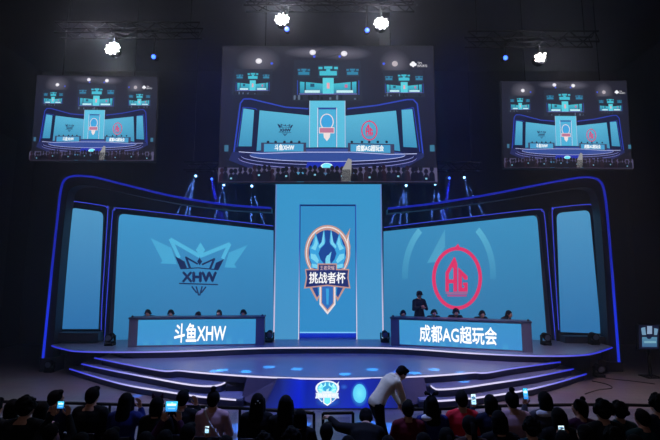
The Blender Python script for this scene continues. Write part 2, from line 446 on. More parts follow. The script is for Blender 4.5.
# ------------------------------------------------------------------ unseen lights added out of frame over stage and hall, no fixtures
ZS = 0.8                                     # main stage height
light('stage_wash_light', 'SPOT', (-3.0, 8.2, 9.2), (-2.4, 12.0, .8), 2200, (50, 74, 255), .4, 52, 1)
light('stage_wash_light', 'SPOT', (3.0, 8.2, 9.2), (2.4, 12.0, .8), 2200, (50, 74, 255), .4, 52, 1)
light('front_fill', 'SPOT', (-2.5, 6.0, 8.5), (-4.1, 13.2, 1.4), 1200, (255, 225, 215), .2, 24, .8)  # added unseen pair, brightens the desks and the players' faces
light('front_fill', 'SPOT', (2.5, 6.0, 8.5), (4.1, 13.0, 1.4), 1200, (255, 225, 215), .2, 24, .8)
light('house_fill', 'SPOT', (-5.5, 8.2, 9.0), (-5.6, 9.3, 0), 2200, (195, 188, 222), .3, 62, .9)  # added unseen fill for the hall floor, sides and middle
light('house_fill', 'SPOT', (5.8, 8.2, 9.0), (6.0, 9.4, 0), 2700, (225, 195, 198), .3, 62, .9)
light('house_fill', 'SPOT', (0, 7.8, 9.0), (0, 7.8, 0), 2200, (130, 155, 240), .3, 60, .9)
light('audience_fill', 'AREA', (-2.5, -1.5, 6.5), (0, 6.0, 1.0), 16, (255, 232, 225), sx=5, sy=1.5)  # added fill behind the camera, brightens the audience from the back

# ------------------------------------------------------------------ the setting
def floor_mat():
    m = bpy.data.materials.new('hall_floor'); m.use_nodes = True; nt = m.node_tree; b = nt.nodes['Principled BSDF']
    tc = nt.nodes.new('ShaderNodeTexCoord'); n1 = nt.nodes.new('ShaderNodeTexNoise'); n1.inputs['Scale'].default_value = 0.7; n1.inputs['Detail'].default_value = 6
    br = nt.nodes.new('ShaderNodeTexBrick'); br.inputs['Scale'].default_value = 1.1; br.inputs['Mortar Size'].default_value = 0.006
    br.inputs['Color1'].default_value = (0.23, 0.2, 0.21, 1); br.inputs['Color2'].default_value = (0.19, 0.17, 0.19, 1); br.inputs['Mortar'].default_value = (0.12, 0.11, 0.12, 1)
    mx = nt.nodes.new('ShaderNodeMix'); mx.data_type = 'RGBA'; mx.blend_type = 'MULTIPLY'; mx.inputs[0].default_value = .55
    nt.links.new(tc.outputs['Object'], n1.inputs['Vector']); nt.links.new(tc.outputs['Object'], br.inputs['Vector'])
    nt.links.new(br.outputs['Color'], mx.inputs[6]); nt.links.new(n1.outputs['Color'], mx.inputs[7]); nt.links.new(mx.outputs[2], b.inputs['Base Color'])
    b.inputs['Roughness'].default_value = .38
    return m
FLOOR = floor_mat()
DARK = pmat('matte_black', (20, 20, 26), .85, noise=.3)
WALL = pmat('dark_wall', (30, 30, 38), .9, noise=.35, nscale=1.5)
BLACKM = pmat('black_metal', (7, 7, 9), .9, 0, spec=.1)
def structure(name, mb, mat): return tag(mb.build(name, mat), kind='structure')
structure('floor', MB().box((-13, 1.5, -.2), (13, 18, 0)), FLOOR)
structure('ceiling', MB().box((-13, 1.5, 12.0), (13, 18, 12.2)), WALL)
structure('wall_back', MB().box((-13, 18, -.2), (13, 18.2, 12.2)), WALL)
for nm, x0, x1, xi in (('wall_left', -13.2, -13, -13), ('wall_right', 13, 13.2, 13)):
    structure(nm, MB().box((x0, 1.5, -.2), (x1, 18.2, 12.2)), WALL)
PANEL = pmat('acoustic_panel', (52, 52, 62), .9, noise=.2)
for i in range(7):
    y = 8.2+i*1.25
    p = MB().box((-13.0, y, 1.6), (-12.9, y+1.1, 8.4), bev=.03).build('wall_panel', PANEL)
    tag(p, 'tall dark acoustic panel on the left hall wall, one of a row', 'wall panel', 'acoustic panels on the left wall')

# ------------------------------------------------------------------ stage
STAGE = pmat('stage_gloss', (112, 118, 142), .32, 0, noise=.15, nscale=3)
RISER = pmat('stage_riser', (44, 48, 84), .4)
def smooth_line(pts, n=6):
    out = []
    P = [pts[0]]+list(pts)+[pts[-1]]
    for i in range(1, len(P)-2):
        for k in range(n):
            t = k/n; a, b, c, d = P[i-1], P[i], P[i+1], P[i+2]
            out.append(tuple(0.5*((2*b[j])+(-a[j]+c[j])*t+(2*a[j]-5*b[j]+4*c[j]-d[j])*t*t+(-a[j]+3*b[j]-3*c[j]+d[j])*t**3) for j in range(2)))
    out.append(tuple(pts[-1])); return out
def strip_cols(pts, l0, l1, r0, r1, mid=(226, 220, 255), end=(40, 48, 215)):
    """LED strip: blue at its far ends, white-lilac between"""
    cs = []
    for x, y in pts:
        t = 1.0
        if x < l1: t = max(0, (x-l0)/(l1-l0))
        if x > r0: t = max(0, 1-(x-r0)/(r1-r0))
        cs.append(blend(end, mid, t))
    return cs

main = smooth_line([(47, 341), (53, 345), (64, 348), (80, 350.4), (130, 351), (185, 350), (240, 347.8), (280, 346.8), (329, 346.6), (380, 346.8), (420, 348.5), (470, 352), (520, 354.3), (560, 354.8), (590, 353), (612, 346.5)])
g = empty('main_stage', (0, 14, 0), 0, 'wide raised main stage with a dark glossy deck under the two team desks', 'stage')
top = [atz(x, y, ZS) for x, y in main]
poly = top+[Vector((top[-1].x+.1, 16.2, ZS)), Vector((top[0].x-.1, 16.2, ZS))]
MB().prism(poly, (0, 0, -.06)).build('deck', STAGE, g)
def sst(t):
    t = max(0, min(1, t)); return t*t*(3-2*t)
back_in = lambda p: .05+.95*sst((abs(p.x)-5.6)/1.6)
ins = [Vector((p.x*.99, min(16.1, p.y+back_in(p)), ZS-.06)) for p in poly]
MB().prism(ins, (0, 0, -.74)).build('riser', RISER, g)
MB().tube([p+Vector((0, -.012, -.03)) for p in top], .020, 6, strip_cols(main, 50, 230, 470, 610)).build('light_strip', STRIP, g)

MAINF = [Vector((p.x*.99, p.y+back_in(p)-.07, 0)) for p in top]
def backline(x0, x1, z):
    l = [p for p in MAINF if x0 < p.x < x1]
    e = lambda x: min(MAINF, key=lambda p: abs(p.x-x)).y
    return [Vector((p.x, p.y, z)) for p in [Vector((x0, e(x0), 0))]+l+[Vector((x1, e(x1), 0))]][::-1]
t3 = smooth_line([(95, 357), (130, 364), (160, 369.3), (170, 370), (179, 369.4), (200, 371.5), (240, 374.5), (280, 376.6), (325, 377.6), (370, 377), (415, 375.6), (455, 373), (474, 371.4), (482, 371.8), (492, 370.8), (512, 367.3), (560, 361)])
g = empty('round_platform', (0, 10, 0.4), 0, 'curved glossy blue platform in front of the main stage', 'platform')
top = [atz(x, y, .6) for x, y in t3]
MB().prism(top[1:-1]+backline(top[1].x, top[-2].x, .6), (0, 0, -.04)).build('deck', STAGE, g)
MB().prism([Vector((p.x*.99, p.y+.04, .56)) for p in top[1:-1]]+backline(top[0].x*.985, top[-1].x*.985, .56), (0, 0, -.159)).build('riser', RISER, g)
MB().tube([p+Vector((0, -.012, -.025)) for p in top], .019, 6, strip_cols(t3, 90, 200, 460, 560)).build('light_strip', STRIP, g)
# the steps at either side
def step(pts, z, side, label, c):
    l = smooth_line(pts); top = [atz(x, y, z) for x, y in l]
    g = empty('stage_step', (top[0].x, top[0].y, z-.2), 0, label, 'step', 'lit steps at the '+side+' of the platform')
    inner = -1.95 if side == 'left' else 1.98
    if side == 'left':
        back = [Vector((inner, top[-1].y, z))]+backline(top[0].x+.12, inner, z)
    else:
        back = backline(inner, top[-1].x-.12, z)+[Vector((inner, top[0].y, z))]
    pl = top+back
    MB().prism(pl, (0, 0, -.04)).build('tread', STAGE, g)
    MB().prism([Vector((p.x*.995, p.y+.035, z-.04)) for p in pl], (0, 0, -.159)).build('riser', RISER, g)
    cs = strip_cols(l, *c)
    MB().tube([p+Vector((0, -.012, -.025)) for p in top], .019, 6, cs).build('light_strip', STRIP, g)
step([(82, 363), (110, 369), (150, 376.5), (180, 382), (200, 384.6), (213, 384.8), (220, 383.6), (225, 381.5)], .4, 'left', 'upper of the two curved lit steps left of the front screen', (78, 160, 900, 901))
step([(70, 368), (100, 377), (130, 384.5), (170, 391), (200, 395.3), (236, 398.6)], .2, 'left', 'lower of the two curved lit steps left of the front screen', (66, 150, 900, 901))
step([(431, 384.5), (434, 387), (440, 388.2), (462, 386.6), (490, 382.5), (530, 376.5), (573, 368)], .4, 'right', 'upper of the two curved lit steps right of the front screen', (-9, -8, 500, 573))
step([(432, 400), (455, 398.5), (480, 396), (520, 390), (555, 382), (586, 373)], .2, 'right', 'lower of the two curved lit steps right of the front screen', (-9, -8, 520, 586))
structure('trim_1', MB().box((-1.92, 10.2, 0), (1.95, 12.5, .395)), RISER)
for nm_, q_ in (('trim_2', [(247, 377.5), (279, 378.5), (266, 408), (241, 400)]), ('trim_3', [(389, 378.5), (424, 377), (429, 401), (396, 408)])):
    hs = [.57, .57, .02, .12] if nm_ == 'trim_2' else [.57, .57, .12, .02]
    structure(nm_, MB().prism([atz(*p, h) for p, h in zip(q_, hs)], (0, .1, -.02)), pmat('ramp_cheek', (74, 66, 80), .5))      # carcass under the middle of the platform

# LED ramp at the front middle
a = atz(277, 378.2, .58); b = atz(391, 378.2, .58); c0 = atz(262, 408.5, .02); c1 = atz(398, 408.5, .02)
g = empty('front_led_screen', ((a.x+b.x)/2, c0.y, 0), 0, 'low blue lit screen with the trophy shield mark on the platform front', 'screen')
MB().prism([a, b, c1, c0], Vector((0, .12, -.02))).build('panel', RISER, g)
nn = (b-a).cross(c0-a).normalized()
if nn.y > 0: nn = -nn
P = Paint(onplane(a, nn), nn, .0015)
bl0, bl1 = (22, 34, 120), (20, 40, 170)
xs = [(264, 278), (282, 285), (298, 300), (306, 308), (335, 335), (362, 360), (398, 391)]
cc = [((20, 28, 96), (24, 34, 110)), ((24, 42, 140), (26, 44, 150)), ((14, 40, 200), (10, 30, 205)), ((8, 26, 160), (16, 40, 165)), ((26, 44, 150), (28, 50, 170)), ((20, 40, 170), (20, 40, 190)), ((22, 34, 130), (24, 34, 120))]
for i in range(6):
    P.quadv([(xs[i][1], 378.5), (xs[i+1][1], 378.5), (xs[i+1][0], 408.2), (xs[i][0], 408.2)], [cc[i][0], cc[i+1][0], cc[i+1][1], cc[i][1]])
P.up().disc(359.5, 394.5, 9, 13, (70, 180, 245), (20, 44, 175)); P.up().disc(359.5, 393.5, 6.6, 9.5, (120, 238, 255), (90, 205, 250))
P.up().disc(328, 402, 13, 5.5, (40, 110, 215), (26, 46, 155)).disc(344, 387, 4, 3, (50, 100, 210), (22, 44, 160))
P.build('picture', g)
P = Paint(onplane(a, nn), nn, .0015); P.k = 6
draw_emblem(P, 327.3, 392.8, .52, .285, white=True); P.build('logo', g)

# small dark wedge speakers flanking the front screen
def wedge(x, y, z, wd, label, rz=0):
    g = empty('floor_speaker', (x, y, z), rz, label, 'speaker')
    pr = [(-wd/2, -.16, 0), (-wd/2, .2, 0), (-wd/2, .2, .26), (-wd/2, -.02, .28), (-wd/2, -.16, .1)]
    MB().prism([Vector(p) for p in pr], (wd, 0, 0)).build('cabinet', DARK, g, world=False)
    MB().prism([Vector((-wd/2+.03, -.155, .115)), Vector((-wd/2+.03, -.03, .275)), Vector((wd/2-.03, -.03, .275)), Vector((wd/2-.03, -.155, .115))], (0, -.012, .009)).build('grille', pmat('grille', (34, 34, 42), .7, .4), g, world=False)
q = atz(235, 390.5, .2); wedge(q.x, q.y+.1, .2, .42, 'black wedge speaker on the platform step left of the front screen')
q = atz(421, 390.5, .2); wedge(q.x, q.y+.1, .2, .42, 'black wedge speaker on the platform step right of the front screen')

# ------------------------------------------------------------------ centre tower
TY = 14.2
def solid(name, pts, fm, n, depth, mat, g, k=0.0):
    return MB().prism([fm(*p)+n*k for p in pts], -n*depth).build(name, mat, g)
fm, n, u = vplane(275, TY, 382, TY)
fi, ni, ui = vplane(275, TY+.35, 382, TY+.35)
g = empty('led_tower', (0, TY, ZS), 0, 'tall blue lit tower with a trophy shield in its recessed middle', 'screen tower')
TOP = 168
z0 = ZS
xl, xr = fm(274.5, 300).x, fm(382.5, 300).x; il, ir = fm(299, 300).x, fm(356.5, 300).x
zt = fm(329, TOP).z; it = fm(329, 204.5).z; ib = fm(329, 331).z
MB().box((xl, TY, z0), (il, TY+.9, zt)).box((ir, TY, z0), (xr, TY+.9, zt)).box((il, TY, it), (ir, TY+.9, zt)).box((il, TY+.37, z0), (ir, TY+.9, it)).build('tower_body', RISER, g)
P = Paint(lambda x, z: Vector((x, TY, z)), Vector((0, -1, 0)), .004)
ct, cb = (58, 150, 202), (72, 148, 200); cm = (64, 158, 206)
def pr(x0, z0_, x1, z1_, c1, c2): P.quadv([(x0, z1_), (x1, z1_), (x1, z0_), (x0, z0_)], [c1, c1, c2, c2])
pr(xl, z0, il, it, ct, cb); pr(ir, z0, xr, it, ct, cb); pr(xl, it, xr, zt, ct, ct); P.build('led_face', g)
P = Paint(lambda x, z: Vector((x, TY+.37, z)), Vector((0, -1, 0)), .004)
P.quadv([(il+.002, it), (ir-.002, it), (ir-.002, z0+.16), (il+.002, z0+.16)], [(52, 142, 198)]*2+[(52, 140, 200)]*2)
P.quadv([(il+.002, z0+.16), (ir-.002, z0+.16), (ir-.002, z0), (il+.002, z0)], [(20, 60, 205)]*2+[(16, 34, 170)]*2)
P.up().quadv([(il+.002, z0+.19), (ir-.002, z0+.19), (ir-.002, z0+.15), (il+.002, z0+.15)], [(130, 205, 255)]*4)
P.build('recessed_screen', g)
# inner jambs and lintel glow deep blue
JM = vmat('jamb_glow', 1.0)
MB().add([(il, TY, z0), (il, TY+.37, z0), (il, TY+.37, it), (il, TY, it)], [(0, 1, 2, 3)], (26, 58, 150)).add([(ir, TY, z0), (ir, TY+.37, z0), (ir, TY+.37, it), (ir, TY, it)], [(0, 3, 2, 1)], (26, 58, 150)).build('jamb_lining', JM, g)
MB().add([(il, TY, it), (ir, TY, it), (ir, TY+.37, it), (il, TY+.37, it)], [(0, 1, 2, 3)], (24, 60, 150)).build('lintel_lining', JM, g)
for x, r_, c1, c2 in ((xl, .022, (96, 130, 190), (205, 195, 225)), (xr, .022, (96, 130, 190), (205, 195, 225)), (il, .014, (50, 90, 190), (225, 220, 245)), (ir, .014, (50, 90, 190), (225, 220, 245))):
    zz = [z0, z0+1.0, z0+2.2, z0+3.0, it if r_ < .02 else zt]
    MB().tube([(x, TY-.012, z) for z in zz], r_, 6, [c2, c2, blend(c1, c2, .5), c1, c1]).build('light_strip', STRIP if False else LED, g)
P = Paint(fi, ni, .0015); P.k = 4
draw_emblem(P, 327.5, 267.5, 1, 1); P.build('trophy_shield', g)

# ------------------------------------------------------------------ big wing screens, side screens and the arch
FRM = pmat('wing_frame', (20, 22, 40), .5)
SILV = pmat('silver_edge', (120, 112, 130), .35, .7)
def rounded(pts, corners, r=5):
    """replace the listed corner indices by little arcs (pixels)"""
    out = []
    n = len(pts)
    for i, p in enumerate(pts):
        if i in corners:
            a = Vector(pts[i-1])-Vector(p); b = Vector(pts[(i+1) % n])-Vector(p); P_ = Vector(p)
            A = P_+a.normalized()*r; B = P_+b.normalized()*r
            for k in range(6):
                t = k/5; out.append(tuple(A*(1-t)**2+P_*2*t*(1-t)+B*t*t))
        else: out.append(tuple(p))
    return out
def wing_screen(name, scr, cor, frame, led, plane, label, cols, art=None, depth=.22, silver=None, ledcols=None):
    fm0, n, u = plane
    def fm(x, y):
        v = fm0(x, y); v.z = max(v.z, ZS+.002); return v
    base = fm((frame[0][0]+frame[-1][0])/2, 300); base.z = 0
    ctr = sum((fm(*p) for p in scr), Vector())/len(scr)
    g = empty(name, (ctr.x, ctr.y, ZS), 0, label, 'led screen')
    MB().prism([fm(*p)-n*.03 for p in frame], -n*depth).build('frame', FRM, g)
    if silver: MB().prism([fm(*p)+n*.0 for p in silver], -n*.028).build('silver_edge', SILV, g)
    P = Paint(fm, n, .002); P.k = 2
    q = rounded(scr, cor, 6)
    cen = (sum(p[0] for p in scr)/4, (sum(p[1] for p in scr)/4)); y0 = min(p[1] for p in scr); y1 = max(p[1] for p in scr)
    # vertical gradient across the picture, cut in bands
    import itertools
    bands = 8
    for k in range(bands):
        ya, yb = y0+(y1-y0)*k/bands, y0+(y1-y0)*(k+1)/bands
        def clip(pl, lim, keep_below):
            r_ = []
            for i in range(len(pl)):
                a, b = pl[i-1], pl[i]
                ia = (a[1] >= lim) if keep_below else (a[1] <= lim); ib_ = (b[1] >= lim) if keep_below else (b[1] <= lim)
                if ia != ib_:
                    t = (lim-a[1])/(b[1]-a[1]); r_.append((a[0]+(b[0]-a[0])*t, lim))
                if ib_: r_.append(b)
            return r_
        pl = clip(clip(q, ya, True), yb, False)
        if len(pl) > 2:
            tr = tessellate_polygon([[Vector((p[0], p[1], 0)) for p in pl]])
            P.mb.add([P.P(p) for p in pl], [tuple(t) for t in tr], [blend(cols[0], cols[1], (p[1]-y0)/(y1-y0)) for p in pl])
    P.build('picture', g)
    if art:
        P = Paint(fm, n, .002); P.k = 4; art(P); P.build('team_logo', g)
    MB().tube([fm(*p)+n*.02 for p in led], .011, 6, ledcols or [(62, 76, 232)]*len(led)).build('light_strip', STRIP, g)
    return g

blu = (40, 62, 225); lil = (120, 130, 245)
# left big screen
Lp = vplane(110, 14.05, 274, 14.7)
wing_screen('team_screen', [(119, 213.5), (273.5, 230.5), (273.5, 342), (112.5, 346.5)], {0},
            rounded([(113, 207), (274.2, 225), (274.2, 343), (104, 347)], {0}, 8), smooth_line([(104.5, 340), (109, 270), (112.5, 216), (115, 210), (121, 208.3), (180, 215), (273, 226)]), Lp,
            'wide blue screen with the dark winged crest left of the tower', ((64, 150, 202), (48, 116, 168)), draw_xhw, silver=[(117.2, 216), (120, 213.2), (113, 346.5), (108, 346.8)],
            ledcols=None)
Rp = vplane(383, 14.7, 552, 14.0)
wing_screen('team_screen', [(383.5, 231.5), (537, 215), (547.5, 347), (383.5, 342)], {1},
            rounded([(382.8, 226), (543.5, 208), (556.5, 348), (382.8, 343)], {1}, 8), smooth_line([(555.5, 342), (549, 270), (544.5, 217), (541.5, 211.3), (535, 209.5), (470, 217), (384, 227.5)]), Rp,
            'wide blue screen with the red ringed flame crest right of the tower', ((62, 145, 192), (47, 114, 164)), draw_ag, silver=[(536.4, 214.4), (539.2, 217.5), (552.5, 347.8), (547.3, 347)])
Ls = vplane(57, 13.75, 104, 13.85)
wing_screen('side_screen', [(70.5, 207.5), (103.5, 212), (98.5, 329), (58, 329)], {0, 1},
            rounded([(66, 200), (109, 206), (102, 341), (52, 341)], {0, 1}, 8), smooth_line([(53, 336), (59, 270), (65.5, 208), (68, 203), (74, 201.5), (102, 205.5), (107, 208), (108, 214), (102.5, 300), (101.5, 330)]), Ls,
            'narrow plain blue screen at the far left of the stage', ((80, 152, 198), (46, 112, 170)), ledcols=None)
Rs = vplane(558, 13.8, 605, 13.7)
wing_screen('side_screen', [(556.5, 213), (589.5, 210), (601, 333.5), (560.5, 332)], {0, 1},
            rounded([(551, 207), (594, 203), (608, 346), (558, 343)], {0, 1}, 8), smooth_line([(558.5, 330), (556, 290), (552, 214), (553, 209.5), (557, 207.5), (586, 204.5), (592, 206), (595, 212), (602, 275), (607, 340)]), Rs,
            'narrow plain blue screen at the far right of the stage', ((78, 150, 196), (46, 112, 168)))
# low plinths under the side screens
def plinth(pts, plane, label):
    fm0, n, u = plane
    def fm(x, y):
        v = fm0(x, y); v.z = max(v.z, ZS+.002); return v
    c = sum((fm(*p) for p in pts), Vector())/4
    g = empty('screen_plinth', (c.x, c.y, ZS), 0, label, 'plinth')
    MB().prism([fm(*p)+n*.05 for p in pts], n*.35).build('body', pmat('plinth', (40, 42, 62), .35), g)
plinth([(55, 331), (104, 331), (104, 339.5), (54, 340)], Ls, 'dark low plinth below the narrow left side screen')
plinth([(559, 334.5), (604, 335), (606, 342), (559, 341)], Rs, 'dark low plinth below the narrow right side screen')

# the outer arch, one sweep each side
def arch(ledpx, Y, label, inner, feet):
    fm = lambda x, y: at(x, y, Y)
    led = smooth_line(ledpx, 5)
    pts3 = [fm(*p) for p in led]
    g = empty('stage_arch', (pts3[0].x, Y, 0), 0, label, 'arch')
    low = smooth_line(inner, 5)
    body = [fm(*p)+Vector((0, .02, 0)) for p in led]+[fm(*p)+Vector((0, .02, 0)) for p in reversed(low)]
    # arch body built as quads between the lit edge and its inner edge
    m = MB(); nn_ = len(led)
    A = [fm(*p) for p in led]; B = [fm(*p) for p in low]
    for (dy) in (0,):
        vs = [p+Vector((0, .03, 0)) for p in A]+[p+Vector((0, .03, 0)) for p in B]+[p+Vector((0, .4, 0)) for p in A]+[p+Vector((0, .4, 0)) for p in B]
        N = nn_; fs = []
        for i in range(N-1):
            fs += [(i, i+1, N+i+1, N+i), (2*N+i, 3*N+i, 3*N+i+1, 2*N+i+1), (i, 2*N+i, 2*N+i+1, i+1), (N+i, N+i+1, 3*N+i+1, 3*N+i)]
        fs += [(0, N, 3*N, 2*N), (N-1, 3*N-1, 4*N-1, 2*N-1)]
        m.add(vs, fs)
    m.build('arch_body', FRM, g)
    MB().tube(pts3, .036, 8, [blend((26, 36, 168), (30, 52, 226), max(0, min(1, (3.6-p.z)/1.6))) for p in pts3]).build('light_strip', vmat('arch_strip', .85), g)
    ft = A[0]
    MB().box((min(A[0].x, B[0].x)-.1, Y+.0, 0), (max(A[0].x, B[0].x)+.12, Y+.45, max(.05, ft.z)), bev=.02).build('foot', FRM, g)
arch([(43, 358), (47, 318), (52, 268), (57, 222), (60.5, 192), (64, 180.5), (72, 176.2), (84, 176), (98, 178), (130, 186), (165, 194.5), (200, 201), (235, 205.5), (271, 208)],
     13.15, 'left half of the stage arch edged with a blue light tube',
     [(52, 358), (55, 318), (59, 268), (63.5, 222), (66.5, 198), (69, 190), (75, 186), (84, 185), (98, 187), (130, 194), (165, 201), (200, 206.5), (235, 210), (271, 212)], 0)
arch([(619, 362), (616, 322), (612, 270), (608, 222), (605, 195), (601.5, 183), (594, 178), (583, 177.3), (570, 179), (540, 184.5), (505, 191.5), (470, 197.8), (430, 204), (388, 208.5)],
     13.15, 'right half of the stage arch edged with a blue light tube',
     [(610, 362), (608, 322), (605, 270), (602, 225), (599, 202), (596, 192), (591, 188), (583, 187), (570, 188.5), (540, 193), (505, 199), (470, 204), (430, 209), (388, 213)], 0)

# ------------------------------------------------------------------ hanging screens with the live picture
def hanging(quad, Ya, Yb, label, frame=.05):
    (tl, tr, br, bl_) = quad
    fm, n, u = vplane((tl[0]+bl_[0])/2, Ya, (tr[0]+br[0])/2, Yb)
    q = [fm(*p) for p in quad]
    # square it up: a real screen is a rectangle
    c = sum(q, Vector())/4; W = ((q[1]-q[0]).length+(q[2]-q[3]).length)/2; H = ((q[0]-q[3]).length+(q[1]-q[2]).length)/2
    up = Vector((0, 0, 1))
    # roll of the screen about its normal
    ur = ((q[1]-q[0])+(q[2]-q[3])).normalized(); up = n.cross(ur).normalized()
    if up.z < 0: up = -up
    g = empty('hanging_screen', (c.x, c.y, c.z-H/2), 0, label, 'hanging screen')
    f3 = lambda px, py: c+ur*((px/660-.5)*W)-up*((py/440-.5)*H)
    m = 3.0
    MB().prism([f3(-m, -m), f3(660+m, -m), f3(660+m, 440+m), f3(-m, 440+m)], -n*.12).build('housing', pmat('screen_housing', (26, 26, 34), .6), g)
    P = Paint(f3, n, .0012); draw_feed(P); P.build('picture', g)
    for s_ in (.2, .8):
        a_ = f3(660*s_, -m)-n*.06
        MB().tube([a_, Vector((a_.x, a_.y, 11.985))], .012, 6).build('hoist_cable', BLACKM, g)
    return g
hanging([(38, 76), (158, 76), (154, 162), (30, 160)], 11.9, 12.1, 'left of the three hanging screens showing the live stage picture')
hanging([(223, 46.5), (431.5, 46.5), (438, 182.5), (219, 182.5)], 12.3, 12.3, 'largest hanging screen, above the tower, showing the live stage picture')
hanging([(501, 82), (625, 80), (633, 170), (504, 167)], 12.1, 11.9, 'right of the three hanging screens showing the live stage picture')

# small lit monitor in the dark at the right
p = at(649, 345, 12.5)
g = empty('side_monitor', (p.x, 12.5, 0), 0, 'small lit monitor on a stand in the dark right of the stage', 'monitor')
fm = lambda x, y: at(x, y, 12.5)
MB().prism([fm(638, 324), fm(660, 324), fm(660, 350), fm(638, 350)], (0, .08, 0)).build('housing', BLACKM, g)
P = Paint(fm, Vector((0, -1, 0)), .002)
P.rect(639, 325, 659, 349, (16, 20, 44)).up().rect(642, 337, 657, 347, (84, 136, 165), (60, 100, 140))
P.poly([(641, 328), (645, 327), (646, 335), (642, 335)], (110, 150, 180)).poly([(647, 326), (652, 326), (652, 334), (647, 334)], (135, 160, 190)).poly([(654, 328), (658, 329), (657, 335), (654, 335)], (110, 150, 180))
P.up().disc(649, 337, 2.5, 2, (20, 30, 60)).rect(644, 341, 656, 343, (120, 170, 190)); P.build('picture', g)
zb = fm(649, 350).z
MB().box((p.x-.03, 12.52, .03), (p.x+.03, 12.58, zb+.1)).build('stand', BLACKM, g)
MB().box((p.x-.22, 12.35, 0), (p.x+.22, 12.75, .03), bev=.01).build('base', BLACKM, g)

# ------------------------------------------------------------------ team desks
DESK = pmat('desk_grey', (96, 98, 118), .45)
DTOP = pmat('desk_top', (60, 62, 84), .4)
def desk(pa, pb, h, led, text, tx, label, slope):
    a = atz(*pa, ZS); b = atz(*pb, ZS); u = (b-a); L = u.length; u.normalize(); n = Vector((u.y, -u.x, 0)); 
    if n.y > 0: n = -n
    mid = (a+b)/2; g = empty('team_desk', mid, atan2(u.y, u.x), label, 'desk')
    A = lambda s, d, z: (s-L/2, d, z)                 # desk space: x along, y to the back
    fl = lambda px, py: None
    MB().box((-L/2, 0, 0), (-L/2+.26, .4, h-.05), bev=.008).build('side_panel', DESK, g, world=False)
    MB().box((L/2-.26, 0, 0), (L/2, .4, h-.05), bev=.008).build('side_panel', DESK, g, world=False)
    MB().box((-L/2+.26, .03, 0), (L/2-.26, .1, h-.05)).build('front_panel', DESK, g, world=False)
    MB().box((-L/2-.02, -.02, h-.05), (L/2+.02, .42, h), bev=.008).build('desktop', DTOP, g, world=False)
    R = rootmat(g); N = (R.to_3x3() @ Vector((0, -1, 0)))
    f3 = lambda s, v: R @ Vector((-L/2+.26+(L-.52)*s, .03, .04+(h-.12)*(1-v)))
    P = Paint(f3, N, .003); P.quadv([(0, 0), (1, 0), (1, 1), (0, 1)], [(60, 150, 205), (58, 146, 202), (60, 142, 206), (62, 146, 208)])
    P.up(); r_ = random.Random(3)
    for i in range(9):
        s = .05+.1*i; c = blend((60, 148, 205), (92, 176, 222), .35); hh = r_.uniform(.15, .4)
        P.quadv([(s, 1-hh), (s+.045, 1-hh-.05), (s+.045, .98), (s, .98)], [(60, 146, 205)]*2+[c]*2)
    scr = P.build('led_panel', g)
    P = Paint(f3, N, .003); P.k = 3; P.text(text, *tx, (255, 255, 255), .03, asp=.09); o = P.build('lettering', g, vmat('letter_led', 1.15))
    o.parent = scr
    for s in (-L/2+.07, L/2-.07):
        MB().lathe([(.03, 0), (.035, .02), (.02, .05), (0.008, .055)], 10, Matrix.Translation((s, .06, h))).build('corner_lamp', pmat('lamp_black', (30, 30, 40), .4), g, world=False)
    return g, R, L
LD = desk((127.5, 347.2), (264, 345.2), .86, None, '斗鱼XHW', (.305, .14, .745, .92), 'grey team desk with a blue lit front below the winged crest', 0)
RD = desk((391, 345.3), (533, 352.8), .84, None, '成都AG超玩会', (.175, .16, .81, .86), 'grey team desk with a blue lit front below the red crest', 0)

# ------------------------------------------------------------------ moving head lamps
def moving_head(name='moving_head_lamp', glow=None, hang=False):
    g = empty(name)
    s = -1 if hang else 1
    MB().box((-.13, -.11, 0 if s > 0 else -.09), (.13, .11, .09 if s > 0 else 0), bev=.015).build('base', BLACKM, g, world=False)
    y = MB()
    for q in (-1, 1): y.box((q*.13-.018, -.05, min(s*.09, s*.3)), (q*.13+.018, .05, max(s*.09, s*.3)), bev=.008)
    y.box((-.14, -.05, min(s*.085, s*.12)), (.14, .05, max(s*.085, s*.12)), bev=.008).build('yoke', BLACKM, g, world=False)
    M = Matrix.Translation((0, 0, s*.26)) @ Matrix.Rotation(radians(-90 if hang else 90), 4, 'X') if False else Matrix.Translation((0, 0, s*.26)) @ Matrix.Rotation(radians(100), 4, 'X')
    h = MB().lathe([(.05, -.14), (.085, -.11), (.1, -.02), (.1, .06), (.112, .09), (.112, .13), (.09, .135)], 18, M).build('lamp_head', BLACKM, g, world=False, smooth=True)
    l = MB().lathe([(.088, .13), (.085, .145), (.04, .152)], 18, M).build('lens', glow or pmat('lens_glass', (90, 100, 120), .1, .2), g, world=False)
    l.parent = h
    return g
mh = moving_head()
def putmh(px, py, z, label, first=[True]):
    p = atz(px, py, z); o = mh if first[0] else copy_tree(mh); first[0] = False
    o.location = p; o['label'] = label; o['category'] = 'stage lamp'; o['group'] = 'moving head lamps standing on the stage'
putmh(269.5, 342, ZS, 'black moving head lamp on the stage left of the tower')
putmh(385, 342.3, ZS, 'black moving head lamp on the stage right of the tower')
putmh(110, 345.5, ZS, 'black moving head lamp on the stage beside the left desk')
putmh(546, 345, ZS, 'black moving head lamp on the stage beside the right desk')
def putmh2(px, py, z, label):
    p = atz(px, py, z); o = copy_tree(mh); o.location = p; o['label'] = label; o['category'] = 'stage lamp'; o['group'] = 'moving head lamps standing on the stage'
putmh2(594, 344.5, ZS, 'black moving head lamp in front of the right side screen')
putmh2(599, 377, 0, 'black moving head lamp on the floor by the right arch foot')
putmh2(50, 372, 0, 'black moving head lamp on the floor by the left arch foot')

